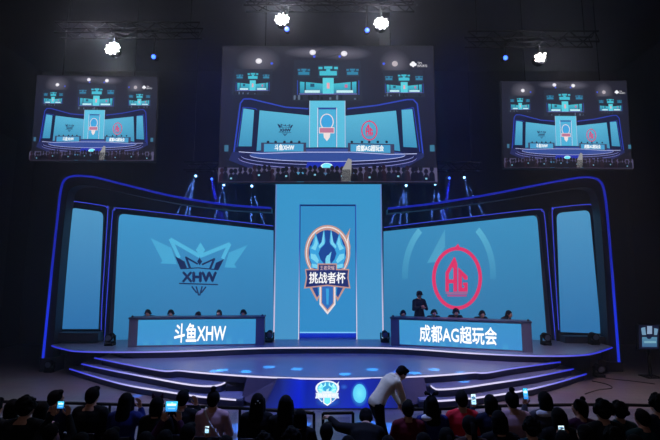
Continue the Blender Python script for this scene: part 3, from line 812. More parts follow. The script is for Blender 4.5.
# ------------------------------------------------------------------ lights overhead
def truss(x0, x1, y, z, label):
    g = empty('lighting_truss', ((x0+x1)/2, y, z), 0, label, 'truss')
    m = MB(); r = .022; hw = .15
    for dy in (-hw, hw):
        for dz in (0, .3): m.tube([(x0, y+dy, z+dz), (x1, y+dy, z+dz)], r, 6)
    m.build('chord', BLACKM, g)
    m = MB(); k = 0; x = x0
    while x < x1-.01:
        xn = min(x1, x+.35); a, b = (0, .3) if k % 2 else (.3, 0)
        for dy in (-hw, hw): m.tube([(x, y+dy, z+a), (xn, y+dy, z+b)], .012, 5)
        m.tube([(x, y-hw, z+a), (xn, y+hw, z+a)], .012, 5); x = xn; k += 1
    m.build('bracing', BLACKM, g)
    for xx in (x0+.3, x1-.3): MB().tube([(xx, y, z+.3), (xx, y, 11.985)], .012, 6).build('hoist_cable', BLACKM, g)
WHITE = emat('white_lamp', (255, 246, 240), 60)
WHITE2 = emat('white_lamp_dim', (255, 240, 232), 14)
def bracket(g, R, H):
    MB().box((-.02, -.02, R*1.3), (.02, .02, H+.02)).box((-.03, -.19, H-.03), (.03, .19, H+.03)).build('bracket', BLACKM, g, world=False)
ZC, ZL, ZR = at(330, 20, 11).z+.35, at(113, 49, 11).z+.4, at(540, 58, 11).z+.4
zr = at(330, 172, 15.3).z+.05
def blinder(px, py, Y, label, mat, R=.105, n=10, cluster=False, en=60):
    p = at(px, py, Y)
    g = empty('blinder_lamp', p, 0, label, 'stage lamp', 'white blinder lamps above the stage')
    M = Matrix.Rotation(radians(80), 4, 'X')
    g.rotation_euler = (0, 0, 0)
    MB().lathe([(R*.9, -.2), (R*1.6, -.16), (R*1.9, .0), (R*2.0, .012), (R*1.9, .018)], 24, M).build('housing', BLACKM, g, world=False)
    m = MB()
    if cluster:
        for (dx, dz, r_) in ((0, .09, .05), (-.09, .02, .06), (.09, .03, .06), (-.05, -.08, .055), (.05, -.07, .055), (.14, .12, .03), (-.13, -.1, .03)):
            m.lathe([(r_, .02), (r_*.8, .045), (.01, .05)], 12, M @ Matrix.Translation((dx, dz, 0)))
    else:
        m.lathe([(R*.95, .012), (R*.8, .05), (.01, .06)], 20, M)
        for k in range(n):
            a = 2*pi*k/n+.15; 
            for rr_, rs_ in ((1.22, .2), (1.55, .13), (1.82, .08)): m.lathe([(R*rs_, .02), (R*rs_*.8, .04), (.004, .045)], 8, M @ Matrix.Translation((cos(a)*R*rr_, sin(a)*R*rr_, 0)))  # added ring of tiny bulbs, shaped like the star glare around the lamp
    m.build('bulb_and_glare', mat, g, world=False)
    bracket(g, R, (ZC if abs(px-330) < 90 else ZL if px < 330 else ZR)-p.z)
    light('blinder_glow', 'POINT', p+Vector((0, -.2, -.04)), p+Vector((0, -4, 0)), en*2.3, (232, 234, 255), .1)
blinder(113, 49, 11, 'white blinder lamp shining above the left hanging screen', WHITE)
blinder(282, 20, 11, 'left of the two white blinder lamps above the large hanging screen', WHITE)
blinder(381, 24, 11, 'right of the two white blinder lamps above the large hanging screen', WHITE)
blinder(540, 58, 11, 'dimmer white lamp cluster above the right hanging screen', WHITE2, .1, cluster=True, en=25)
truss(-2.4, 2.4, 11.0, ZC, 'dark lighting truss over the large hanging screen')
truss(-7.6, -3.6, 11.0, ZL, 'dark lighting truss over the left hanging screen')
truss(3.8, 7.4, 11.0, ZR, 'dark lighting truss over the right hanging screen')

BLUE = emat('blue_lens', (50, 90, 255), 5.0)
BLUEC = emat('cyan_lens', (140, 205, 255), 6.0)
def par(px, py, Y, tgt, label, mat, r=.05, group='blue lamps on the overhead trusses', col=(40, 60, 255), en=50, ang=22, name='blue_stage_lamp', up=.4):
    p = at(px, py, Y)
    g = empty(name, p, 0, label, 'stage lamp', group)
    M = Matrix.Rotation(radians(105), 4, 'X')
    MB().lathe([(r*.8, -.22), (r*1.2, -.18), (r*1.3, .0), (r*1.35, .03), (r*1.1, .03)], 16, M).build('housing', BLACKM, g, world=False)
    MB().lathe([(r, .02), (r*.9, .04), (.005, .055)], 16, M).build('lens', mat, g, world=False)
    bracket(g, r, (zr if Y > 13 else ZC if abs(px-330) < 90 else ZL if px < 330 else ZR)-p.z)
    if en: light('lamp_beam', 'SPOT', p+Vector((0, -.06, -.04)), tgt, en, col, .04, ang, .7)
    return p
def blueb(px, py, tgt, label, hg=.3): par(px, py, 11, tgt, label, BLUE, .062, en=16, up=hg)
blueb(154, 57, (-3, 9.2, 0), 'blue lamp above the left hanging screen')
blueb(287, 29.5, (-1.2, 9.0, 0), 'blue lamp just below the left centre blinder')
blueb(367, 30.5, (1.0, 9.0, 0), 'blue lamp just left of the right centre blinder')
blueb(505, 58, (3, 9.2, 0), 'blue lamp between the large and the right hanging screens')

# beam lamps on the rear truss behind the wing screens
RY = 15.3
truss(-5.4, -1.6, RY, zr, 'rear dark truss above the left wing screen')
truss(1.6, 5.6, RY, zr, 'rear dark truss above the right wing screen')
BEAMS = []
def beamlamp(px, py, targets, label, col=(90, 140, 255), wide=False):
    p = par(px, py, RY, None, label, BLUE if wide else BLUEC, .045, 'beam lamps on the rear trusses', en=0, name='beam_lamp')
    for t in targets: BEAMS.append((p, at(t[0], t[1], RY), col, wide))
beamlamp(196, 176, [(188, 222), (184, 222), (174, 220)], 'beam lamp at the outer end of the left rear truss')
beamlamp(212, 179, [(222, 222)], 'plain blue lamp on the left rear truss', (40, 50, 255), True)
beamlamp(224, 184.8, [(213, 224), (228, 226)], 'middle beam lamp of the left rear truss')
beamlamp(252, 186, [(251, 228), (266, 230)], 'inner beam lamp of the left rear truss')
beamlamp(406, 185.5, [(388, 230), (398, 230), (407, 230)], 'inner beam lamp of the right rear truss')
beamlamp(435, 184, [(430, 228), (444, 226), (448, 226)], 'middle beam lamp of the right rear truss')
beamlamp(449, 178, [(443, 224)], 'plain blue lamp on the right rear truss', (40, 50, 255), True)
beamlamp(464, 177.5, [(472, 224), (487, 222)], 'outer beam lamp of the right rear truss')

# pools of cyan light on the platform, from narrow unseen spots above the frame
for px, py, z in ((223, 370, .6), (246, 371.5, .6), (269, 367, .6), (297, 369, .6), (345, 374, .6), (372, 369.5, .6), (415, 373, .6), (434, 369.5, .6), (463, 381, .4), (214, 395, 0)):
    t = atz(px, py, z); s = Vector((t.x*.7, 8.6, 9.6)); light('pool_light', 'SPOT', s, t, 16000, (60, 190, 255), .02, 2.0, .35)
for px, py, a in ((240, 428, 3.6), (246, 443, 4), (368, 424, 3.2), (392, 428, 4), (302, 424, 2.5), (137, 396, 1.6), (400, 396, 2)):
    t = atz(px, py, 0); s = Vector((t.x*.7, 8.3, 9.6)); light('pool_light', 'SPOT', s, t, 26000, (40, 130, 255), .02, a, .6)

# ------------------------------------------------------------------ real narrow beams through the haze
for p, t, col, wide in BEAMS:
    if wide: light('beam', 'SPOT', p+Vector((0, -.11, -.03)), t, 40000, col, .04, 12, .9)
    else: light('beam', 'SPOT', p+Vector((0, -.11, -.03)), t, 420000, col, .01, 2.4, .5)

# ------------------------------------------------------------------ people
def tcap(m, a, ra, b, rb, n=4):
    a, b = Vector(a), Vector(b); d = (b-a); L = d.length
    secs = []
    d.normalize()
    for i in range(3):
        t = i/3; an = pi/2*(1-t); secs.append((a-d*ra*sin(an), max(.0015, ra*cos(an)), max(.0015, ra*cos(an))))
    for i in range(n+1): t = i/n; secs.append((a+(b-a)*t, ra+(rb-ra)*t, ra+(rb-ra)*t))
    for i in range(1, 4):
        an = pi/2*i/3; secs.append((b+d*rb*sin(an), max(.0015, rb*cos(an)), max(.0015, rb*cos(an))))
    m.loft(secs, 12)
def remesh(m, voxel, smooth=4, extra=None):
    me = bpy.data.meshes.new('r'); me.from_pydata([tuple(v) for v in m.v], [], m.f); me.update()
    o = bpy.data.objects.new('r', me); C.objects.link(o)
    r = o.modifiers.new('r', 'REMESH'); r.mode = 'VOXEL'; r.voxel_size = voxel
    sm = o.modifiers.new('s', 'SMOOTH'); sm.factor = .5; sm.iterations = smooth
    d = bpy.context.evaluated_depsgraph_get(); e = bpy.data.meshes.new_from_object(o.evaluated_get(d))
    out = MB(); out.add([v.co.copy() for v in e.vertices], [tuple(p.vertices) for p in e.polygons])
    bpy.data.objects.remove(o); bpy.data.meshes.remove(me); bpy.data.meshes.remove(e)
    return out
def headM(c, pitch=0, yaw=0, roll=0): return Matrix.Translation(c) @ Euler((radians(pitch), radians(roll), radians(yaw)), 'XYZ').to_matrix().to_4x4()
def add_head(m, M):
    """head in its own space: face to +Y, 0.23 tall, centre at its middle"""
    R = M.to_3x3(); T = lambda p: M @ Vector(p)
    m.ell(T((0, -.012, .025)), (.075, .094, .09), R)
    m.ell(T((0, .022, -.03)), (.058, .066, .078), R)
    m.ell(T((0, .055, -.085)), (.028, .026, .024), R)
    tcap(m, T((0, .088, .01)), .008, T((0, .104, -.022)), .0135)
    m.ell(T((0, .082, -.055)), (.024, .014, .012), R)
    for s in (-1, 1):
        m.ell(T((s*.078, -.012, -.005)), (.011, .02, .032), R)
        m.ell(T((s*.034, .068, -.02)), (.02, .018, .02), R)
        m.ell(T((s*.03, .082, .024)), (.022, .012, .008), R)
def face_bits(o, M):
    R = M.to_3x3(); T = lambda p: M @ Vector(p)
    for s in (-1, 1):
        o.ell(T((s*.03, .084, .006)), (.013, .009, .0085), R, 10, 6, mi=1)
        o.ell(T((s*.03, .0915, .006)), (.0055, .004, .0055), R, 8, 6, mi=2)
    o.ell(T((0, .0925, -.055)), (.022, .008, .0055), R, 10, 6, mi=3)
def add_hand(m, w, d, pn, side, curl=25, sc=1.0):
    """wrist w, direction d, palm normal pn; four unequal fingers and a thumb that leaves the palm's side"""
    d = Vector(d).normalized(); pn = Vector(pn); pn = (pn-d*pn.dot(d)).normalized(); x = d.cross(pn).normalized()*side
    R = Matrix((x, d, pn)).transposed(); w = Vector(w)
    m.ell(w+d*.045*sc, (.040*sc, .052*sc, .016*sc), R, 12, 8)
    def rot(v, a, ax): return Matrix.Rotation(radians(a), 3, ax) @ v
    for k, L in enumerate((.072, .08, .075, .058)):
        off = (-.028+.0185*k)
        b = w+d*.085*sc+x*off*sc; dd = (d+x*(off*2.2)).normalized()
        p = b-dd*.012
        for j, f in enumerate((.45, .32, .23)):
            dd = rot(dd, -curl*(1 if j else .7)*side, x*side) if False else (dd*cos(radians(curl))+pn*sin(radians(curl))*(1 if j == 0 else 1)).normalized()
            q = p+dd*L*f*sc; tcap(m, p, (.0092-.001*j)*sc, q, (.0084-.001*j)*sc, 1); p = q
    b = w+d*.02*sc-x*.028*sc; q = b-x*.028*sc+d*.026*sc+pn*.012; tcap(m, b, .012*sc, q, .0105*sc, 1)
    q2 = q-x*.006*sc+d*.03*sc+pn*.014; tcap(m, q, .0105*sc, q2, .0085*sc, 1)
    return w+d*.075*sc+pn*.022

SKIN = [pmat('skin', (190, 140, 115), .55), pmat('eye_white', (225, 222, 218), .3), pmat('eye_dark', (25, 18, 15), .2), pmat('lips', (140, 70, 66), .5)]
HAIR = pmat('black_hair', (12, 11, 13), .85, spec=.15, noise=.3, nscale=40)
HAIRB = pmat('brown_hair', (40, 28, 26), .5, noise=.3, nscale=40)
def cloth(n, c): return pmat('cloth_'+n, c, .85, noise=.18, nscale=14, bump=.15, spec=.2)
CL = {'black': cloth('black', (18, 18, 22)), 'navy': cloth('navy', (24, 28, 52)), 'darkred': cloth('darkred', (95, 26, 38)), 'red': cloth('red', (225, 45, 60)),
      'pink': cloth('pink', (200, 160, 170)), 'grey': cloth('grey', (66, 66, 74)), 'white': cloth('white', (225, 225, 230)), 'blue': cloth('blue', (34, 44, 110)),
      'beige': cloth('beige', (235, 222, 190)), 'brown': cloth('brown', (60, 42, 38)), 'teal': cloth('teal', (28, 56, 62)), 'plum': cloth('plum', (62, 30, 60)),
      'trousers': cloth('trousers', (16, 17, 24)), 'jeans': cloth('jeans', (30, 38, 62)), 'shoe': pmat('shoe', (30, 30, 34), .5)}

# poses give the joints; forward is +Y, the seat top at 0.45
def pose(kind):
    J = dict(hip=(0, 0, .54), waist=(0, -.02, .70), chest=(0, -.01, .90), neck=(0, .0, 1.06), head=(0, .03, 1.185), pitch=0, yaw=0, roll=0, stand=False,
             kneeL=(-.12, .44, .50), kneeR=(.12, .44, .50), ankL=(-.12, .46, .09), ankR=(.12, .46, .09))
    sh = .165
    J['shL'] = (-sh, -.005, .99); J['shR'] = (sh, -.005, .99)
    J['elL'] = (-.23, .06, .73); J['elR'] = (.23, .06, .73); J['wrL'] = (-.13, .28, .64); J['wrR'] = (.13, .28, .64)
    J['hdL'] = (.3, 1, -.1); J['hdR'] = (-.3, 1, -.1); J['pnL'] = (0, 0, -1); J['pnR'] = (0, 0, -1)
    if kind == 'phone_left': J.update(elL=(-.24, .16, .86), wrL=(-.17, .27, 1.06), hdL=(.1, .15, 1), pnL=(.3, -1, .1), yaw=6)
    if kind == 'phone_right': J.update(elR=(.24, .16, .86), wrR=(.17, .27, 1.06), hdR=(-.1, .15, 1), pnR=(-.3, -1, .1), yaw=-6)
    if kind == 'phone_up': J.update(elL=(-.22, .12, 1.14), wrL=(-.10, .2, 1.36), hdL=(.1, .15, 1), pnL=(.2, -1, .1), elR=(.22, .12, 1.14), wrR=(.10, .2, 1.36), hdR=(-.1, .15, 1), pnR=(-.2, -1, .1))
    if kind == 'hand_up': J.update(elR=(.25, .1, .84), wrR=(.17, .1, 1.09), hdR=(-.3, .3, 1), pnR=(-.6, -1, .1))
    if kind == 'look_left': J.update(yaw=35, roll=-4)
    if kind == 'look_right': J.update(yaw=-35, roll=4)
    if kind == 'desk':       # a player hunched over a desk
        J.update(waist=(0, .05, .67), chest=(0, .16, .80), neck=(0, .25, .90), head=(0, .31, 1.0), pitch=-10, shL=(-.17, .2, .86), shR=(.17, .2, .86),
                 elL=(-.24, .2, .66), elR=(.24, .2, .66), wrL=(-.12, .36, .64), wrR=(.12, .36, .64), )
    if kind == 'rail':       # bent over, an arm on the rail to the left
        J.update(waist=(0, .06, .69), chest=(0, .2, .84), neck=(.02, .33, .93), head=(.03, .44, .96), pitch=-50, shL=(-.16, .26, .90), shR=(.17, .22, .88),
                 elL=(-.33, .34, .90), wrL=(-.44, .46, .97), hdL=(-.3, .5, .05), elR=(.24, .3, .66), wrR=(.12, .44, .58))
    if kind == 'stand_coach':
        J.update(stand=True, hip=(0, 0, .88), waist=(0, 0, 1.02), chest=(0, 0, 1.22), neck=(0, 0, 1.40), head=(0, .03, 1.52), kneeL=(-.1, .02, .47), kneeR=(.1, .02, .47), ankL=(-.11, 0, .09), ankR=(.11, 0, .09),
                 shL=(-.18, 0, 1.32), shR=(.18, 0, 1.32), elL=(-.25, .06, 1.06), elR=(.25, .06, 1.06), wrL=(-.07, .24, 1.12), wrR=(.07, .26, 1.16), hdL=(1, .1, .05), hdR=(-1, .1, 0), pnL=(0, -1, 0), pnR=(0, -1, 0), pitch=-8)
    if kind == 'bend':       # standing, leaning forward over something on the floor ahead
        J.update(stand=True, hip=(0, -.06, .92), waist=(0, .04, 1.06), chest=(0, .18, 1.22), neck=(0, .32, 1.34), head=(0, .44, 1.37), pitch=-45, kneeL=(-.10, .10, .50), kneeR=(.10, -.02, .50), ankL=(-.11, .22, .09), ankR=(.11, -.16, .09),
                 shL=(-.17, .26, 1.27), shR=(.17, .26, 1.27), elL=(-.2, .36, 1.02), elR=(.2, .34, 1.02), wrL=(-.12, .46, .82), wrR=(.12, .44, .80), hdL=(.2, .4, -1), hdR=(-.2, .4, -1), pnL=(.6, 0, 0), pnR=(-.6, 0, 0))
    return J
_body = {}
def torso_secs(J, k, f=0.0):
    h, w_, c, n = (Vector(J[q]) for q in ('hip', 'waist', 'chest', 'neck'))
    s = c.lerp(n, .55)
    dn = (w_-h).normalized()
    return [(h-dn*.07, .13*k+f, .10*k+f), (h, .165*k+f, .125*k+f), (w_, .14*k+f, .10*k+f), (c.lerp(w_, .4), .15*k+f, .105*k+f), (c, .175*k+f, .115*k+f), (s, .17*k+f, .09*k+f), (n, .075*k+f, .065*k+f)]
def build_pose(kind, wide=1.0):
    key = (kind, wide)
    if key in _body: return _body[key]
    J = pose(kind); k = wide
    M = headM(J['head'], J['pitch'], J['yaw'], J['roll'])
    V = lambda q: Vector(J[q])
    m = MB(); m.loft(torso_secs(J, k))
    tcap(m, V('neck'), .056, V('head')+Vector((0, -.015, -.04)), .05)
    add_head(m, M)
    for s in ('L', 'R'):
        tcap(m, V('sh'+s), .054*k, V('el'+s), .042*k); tcap(m, V('el'+s), .042*k, V('wr'+s), .028)
        tcap(m, V('neck').lerp(V('sh'+s), .1), .05, V('sh'+s), .05*k)
        hx = Vector(((-.09 if s == 'L' else .09), V('hip').y, V('hip').z-.01))
        tcap(m, hx, .088*k, V('knee'+s), .062*k); tcap(m, V('knee'+s), .058*k, V('ank'+s), .04)
        a = V('ank'+s); tcap(m, a+Vector((0, -.02, -.035)), .038, a+Vector((0, .16, -.052)), .03)
    body = remesh(m, .0125, 3)
    grips = {}
    for s, sd in (('L', -1), ('R', 1)): grips[s] = add_hand(body, V('wr'+s)-Vector(J['hd'+s]).normalized()*.012, J['hd'+s], J['pn'+s], sd, 22)
    face_bits(body, M)
    # top: torso and sleeves
    t = MB(); t.loft(torso_secs(J, k, .016)[:-1]+[(V('neck')-Vector((0, 0, .015)), .078, .07)])
    for s in ('L', 'R'):
        tcap(t, V('sh'+s), .070*k, V('el'+s), .057*k); tcap(t, V('el'+s), .056*k, V('el'+s).lerp(V('wr'+s), .86), .044)
        tcap(t, V('neck').lerp(V('sh'+s), .2)-Vector((0, 0, .01)), .058, V('sh'+s), .068*k)
    top = remesh(t, .015, 3)
    t = MB(); h = V('hip'); t.loft(torso_secs(J, k, .009)[:3])
    for s in ('L', 'R'):
        hx = Vector(((-.09 if s == 'L' else .09), h.y, h.z-.01))
        tcap(t, hx, .1*k, V('knee'+s), .075*k); tcap(t, V('knee'+s), .072*k, V('ank'+s)+Vector((0, 0, .03)), .056)
    trs = remesh(t, .016, 3)
    t = MB()
    for s in ('L', 'R'):
        a = V('ank'+s); tcap(t, a+Vector((0, -.03, -.045)), .044, a+Vector((0, .17, -.056)), .034)
        t.box((a.x-.042, a.y-.075, a.z-.09), (a.x+.042, a.y+.2, a.z-.072), bev=.008)
    cache = {}
    _body[key] = (J, M, {'body': body, 'shirt': top, 'trousers': trs, 'shoes': t}, grips, cache)
    return _body[key]
_hair = {}
def hair_mesh(style):
    if style in _hair: return _hair[style]
    m = MB()
    m.ell((0, -.022, .038), (.087, .1, .093)); m.ell((0, -.05, .0), (.08, .066, .085))
    for s in (-1, 1): m.ell((s*.068, -.02, .02), (.022, .05, .05))
    if style == 'short': m.ell((.02, .03, .095), (.055, .05, .035)); m.ell((0, -.07, -.05), (.05, .03, .03))
    if style in ('long', 'bowed', 'clip'):
        m.loft([((0, -.05, .06), .085, .06), ((0, -.065, -.03), .098, .055), ((0, -.09, -.12), .10, .05), ((0, -.11, -.22), .105, .042), ((0, -.12, -.31), .09, .035), ((0, -.12, -.36), .05, .02)])
        for s in (-1, 1): m.loft([((s*.07, .02, .05), .025, .035), ((s*.085, .01, -.04), .026, .045), ((s*.092, -.02, -.13), .026, .045), ((s*.09, -.04, -.2), .018, .03)])
    if style == 'bob':
        m.loft([((0, -.04, .06), .09, .07), ((0, -.05, -.03), .1, .075), ((0, -.05, -.1), .098, .07), ((0, -.05, -.125), .08, .055)])
    if style == 'bun': m.ell((0, -.03, .155), (.042, .04, .036)); m.ell((0, -.08, -.045), (.045, .03, .03))
    if style == 'twobuns':
        for s in (-1, 1): m.ell((s*.075, -.02, .12), (.038, .036, .036))
        m.ell((0, -.07, -.06), (.06, .03, .05))
    if style == 'ponytail':
        m.ell((0, -.115, .05), (.03, .035, .03)); m.loft([((0, -.13, .05), .028, .025), ((0, -.17, -.02), .036, .03), ((0, -.17, -.14), .03, .026), ((0, -.15, -.24), .012, .01)])
    if style in ('curly', 'messy'):
        r = random.Random(4)
        for i in range(60):
            a = r.uniform(0, 2*pi); e = r.uniform(-.5, 1.4); q = Vector((cos(a)*cos(e)*.09, -.03+sin(a)*cos(e)*.1, .03+sin(e)*.1))
            if q.y > .055 and q.z < .07: continue
            m.ell(q, r.uniform(.022, .036) if style == 'curly' else r.uniform(.014, .026), seg=8, rings=6)
    o = remesh(m, .008, 3 if style not in ('curly', 'messy') else 1); _hair[style] = o; return o
def person(label, kind, style, top, loc, rz=0, trousers='trousers', hair=None, k=1.0, sc=1.0, group=None, extras=(), haircol=None):
    J, M, parts, grips, cache = build_pose(kind, k)
    g = empty('person', loc, rz, label, 'person', group)
    g.scale = (sc, sc, sc)
    mats = {'body': SKIN, 'shirt': CL[top], 'trousers': CL[trousers], 'shoes': CL['shoe']}
    for n, mb in parts.items():
        key = (n, top if n == 'shirt' else trousers if n == 'trousers' else '')
        if key not in cache:
            o = mb.build(n, mats[n], g, world=False, smooth=True); cache[key] = o.data
        else:
            o = bpy.data.objects.new(n, cache[key]); C.objects.link(o); o.parent = g
    hk = ('hair', style, haircol)
    if hk not in _hair:
        o = hair_mesh(style).build('hair', haircol or HAIR, g, world=False, smooth=True); _hair[hk] = o.data
    else:
        o = bpy.data.objects.new('hair', _hair[hk]); C.objects.link(o); o.parent = g
    o.matrix_local = M
    ex = {}
    for e in extras:
        if e == 'bow':
            m = MB()
            for s in (-1, 1): m.loft([((s*.005, -.03, .13), .008, .008), ((s*.04, -.03, .155), .022, .03), ((s*.085, -.03, .165), .026, .034), ((s*.1, -.03, .16), .01, .012)])
            b = m.build('hair_bow', CL['black'], g, world=False, smooth=True); b.matrix_local = M
        if e == 'catears':
            m = MB()
            for s in (-1, 1): m.prism([Vector((s*.025, -.02, .115)), Vector((s*.085, -.02, .1)), Vector((s*.075, -.02, .172))], (0, .02, 0))
            m.tube([(cos(a)*.09, -.01, .03+sin(a)*.1) for a in [pi*i/12 for i in range(13)]], .006, 6)
            b = m.build('ear_headband', CL['plum'], g, world=False); b.matrix_local = M
        if e == 'cap':
            m = MB(); m.lathe([(.102, .03), (.1, .07), (.085, .11), (.05, .14), (.01, .148)], 20); m.box((-.06, .07, .03), (.06, .17, .042), bev=.005)
            b = m.build('cap', CL['black'], g, world=False, smooth=True); b.matrix_local = M
        if e == 'clips':
            m = MB(); m.ell((.02, -.125, .05), .012, seg=8, rings=6).ell((.045, -.11, .02), .009, seg=8, rings=6).ell((-.01, -.125, .015), .008, seg=8, rings=6)
            b = m.build('hair_clip', pmat('pearl', (235, 235, 240), .15, .6), g, world=False); b.matrix_local = M
        if e == 'headset':
            m = MB(); m.tube([(cos(a)*.1, -.01, .035+sin(a)*.105) for a in [pi*i/12 for i in range(13)]], .009, 6)
            for s in (-1, 1): m.lathe([(.034, -.014), (.038, 0), (.03, .016)], 12, Matrix.Translation((s*.1, -.01, .0)) @ Matrix.Rotation(pi/2, 4, 'Y'))
            m.tube([(.1, .0, -.02), (.09, .07, -.055), (.03, .11, -.06)], .004, 5)
            b = m.build('headset', BLACKM, g, world=False); b.matrix_local = M
        if e == 'hood':
            c = Vector(J['neck']); m = MB(); m.ell(c+Vector((0, -.06, -.005)), (.12, .075, .06)); m.ell(c+Vector((0, .0, -.03)), (.1, .09, .035))
            b = remesh(m, .012, 3).build('hood', CL[top], g, world=False, smooth=True)
        if e == 'collar':
            c = Vector(J['neck']); m = MB(); m.ell(c+Vector((-.03, -.045, -.03)), (.14, .07, .055)); m.ell(c+Vector((0, .0, -.02)), (.1, .085, .035))
            b = remesh(m, .012, 3).build('collar', CL['white'], g, world=False, smooth=True)
        if e == 'strap':
            m = MB(); c = Vector(J['chest'])
            m.tube([(-.11, .06, 1.07), (-.09, -.06, 1.06), (.0, -.135, .93), (.12, -.13, .78), (.16, -.08, .68)], .014, 6)
            m.build('bag_strap', CL['white'], g, world=False)
    return g, (J, M, grips)

# ------------------------------------------------------------------ seats
def chair(loc, rz, label, group, first=[None], sc=1.0):
    if first[0] is None:
        g = empty('folding_chair'); first[0] = g
        MB().box((-.19, -.18, .425), (.19, .2, .45), bev=.01).build('seat', pmat('chair_seat', (40, 42, 56), .6), g, world=False)
        MB().box((-.19, -.245, .60), (.19, -.225, .80), bev=.008).build('backrest', pmat('chair_seat', (40, 42, 56), .6), g, world=False)
        for s in (-1, 1):
            MB().tube([(s*.2, .24, .012), (s*.2, -.1, .44), (s*.2, -.235, .8)], .012, 6).build('leg', BLACKM, g, world=False)
            MB().tube([(s*.2, -.22, .012), (s*.2, .16, .43)], .012, 6).build('leg', BLACKM, g, world=False)
    else: g = copy_tree(first[0])
    g.location = loc; g.rotation_euler = (0, 0, rz); g.scale = (sc, sc, sc)
    tag(g, label, 'chair', group); return g

def phone(name_label, loc, rot, size, img, case='phone_case', tall=True):
    g = empty('phone', loc, 0, name_label, 'phone', 'phones held up by the audience'); g.rotation_euler = rot
    w_, h = size
    MB().box((-w_/2, -.004, -h/2), (w_/2, .004, h/2), bev=.003).build('case', BLACKM, g, world=False)
    P = Paint(lambda x, z: Vector((x*w_/2, -.0045, z*h/2)), Vector((0, -1, 0)), .0006)
    a, b, c = img
    P.quadv([(-.9, .93), (.9, .93), (.9, -.93), (-.9, -.93)], [a, a, b, b]); P.up().rect(-.7, .1, .7, .5, c).rect(-.5, -.5, .6, -.3, blend(c, b, .5)).rect(-.1, .5, .2, .75, blend(a, c, .6))
    P.build('screen', None, vmat('phone_screen', 1.6)).parent = g
    return g
def seated(px, py, h, kind, style, top, label, k=1.0, rz=0, extras=(), ph=None, hc=None, trousers='trousers', dx=0):
    """seat a person so that the top of the head (h metres up) shows at px, py"""
    sc = h/(1.06 if kind == 'rail' else 1.30); p = atz(px, py, h); c, s_ = cos(rz), sin(rz); 
    J = pose(kind); hx, hy = J['head'][0]*sc, J['head'][1]*sc
    loc = Vector((p.x-(hx*c-hy*s_), p.y-(hx*s_+hy*c), 0))
    g, (J, M, gr) = person(label, kind, style, top, loc, rz, k=k, sc=sc, extras=extras, haircol=hc, trousers=trousers)
    chair(loc+Vector((s_*.0, -.0, 0)), rz, 'chair under the '+label, 'audience folding chairs', sc=sc)
    if ph:
        G = Matrix.Translation(loc) @ Matrix.Rotation(rz, 4, 'Z') @ Matrix.Diagonal((sc, sc, sc, 1))
        side = ph[0]
        if side == 'B': gp = (gr['L']+gr['R'])/2
        else: gp = gr[side]
        P_ = G @ gp
        phone(ph[1], P_+Vector((0, 0, ph[4] if len(ph) > 4 else .03)), (radians(-8), 0, rz+radians(ph[5] if len(ph) > 5 else 0)), ph[2], ph[3])
    return g

# ------------------------------------------------------------------ players and coach on the stage
def player(px, py, Y, style, top, label, extras=('headset',), k=1.0, yaw=0):
    p = at(px, py, Y); h = p.z-ZS; sc = h/1.115
    J = pose('desk'); c, s_ = cos(pi+yaw), sin(pi+yaw); hy = (J['head'][1])*sc
    loc = Vector((p.x+hy*s_, p.y-hy*c, ZS))
    person(label, 'desk', style, top, loc, pi+yaw, sc=sc, extras=extras, group='players seated behind the desks')
    g = chair(loc, pi+yaw, 'dark chair under the '+label, 'player chairs', sc=sc)
for px, py, Y, st, tp, lb, yw in (
    (148, 309.8, 13.42, 'short', 'navy', 'seated player behind the left desk, outermost from the tower', 0),
    (171, 310, 13.42, 'short', 'navy', 'seated player behind the left desk, second from its outer end', .1),
    (198, 312.2, 13.42, 'messy', 'black', 'seated player ducking lowest behind the middle of the left desk', -.2),
    (219, 309.8, 13.42, 'bob', 'navy', 'seated player behind the left desk, second from the tower', 0),
    (243.5, 309.8, 13.42, 'short', 'black', 'seated player behind the left desk, nearest the tower', -.1),
    (403, 309.5, 13.45, 'short', 'navy', 'seated player behind the right desk, nearest the tower', .3),
    (434, 308.8, 13.3, 'short', 'black', 'seated player behind the right desk, next to the standing coach', 0),
    (456, 308.0, 13.2, 'messy', 'black', 'seated player behind the middle of the right desk', 0),
    (482, 309.8, 13.05, 'short', 'black', 'seated player behind the right desk, second from its outer end', .1),
    (509, 309.5, 12.95, 'bob', 'black', 'seated player turned sideways at the outer end of the right desk', .7)):
    player(px, py+(1.2 if px > 330 else .3), Y, st, tp, lb, extras=() if st == 'bob' else ('headset',), yaw=yw)
p = at(419, 300.5, 13.75)
person('person standing in dark clothes and cap behind the right desk, arms folded', 'stand_coach', 'short', 'black', Vector((p.x, 13.75, ZS)), pi+.35, sc=(at(419, 290.8, 13.75).z-ZS)/1.66, extras=('cap',), group=None)

# ------------------------------------------------------------------ the man in the pale hoodie in the barrier gap
hm_ = at(379, 402, 7.2)
person('person in a pale beige hoodie and black trousers bending over at the barrier gap', 'bend', 'short', 'beige', Vector((hm_.x, 7.15, 0)), radians(-70), extras=('hood',), sc=.96)

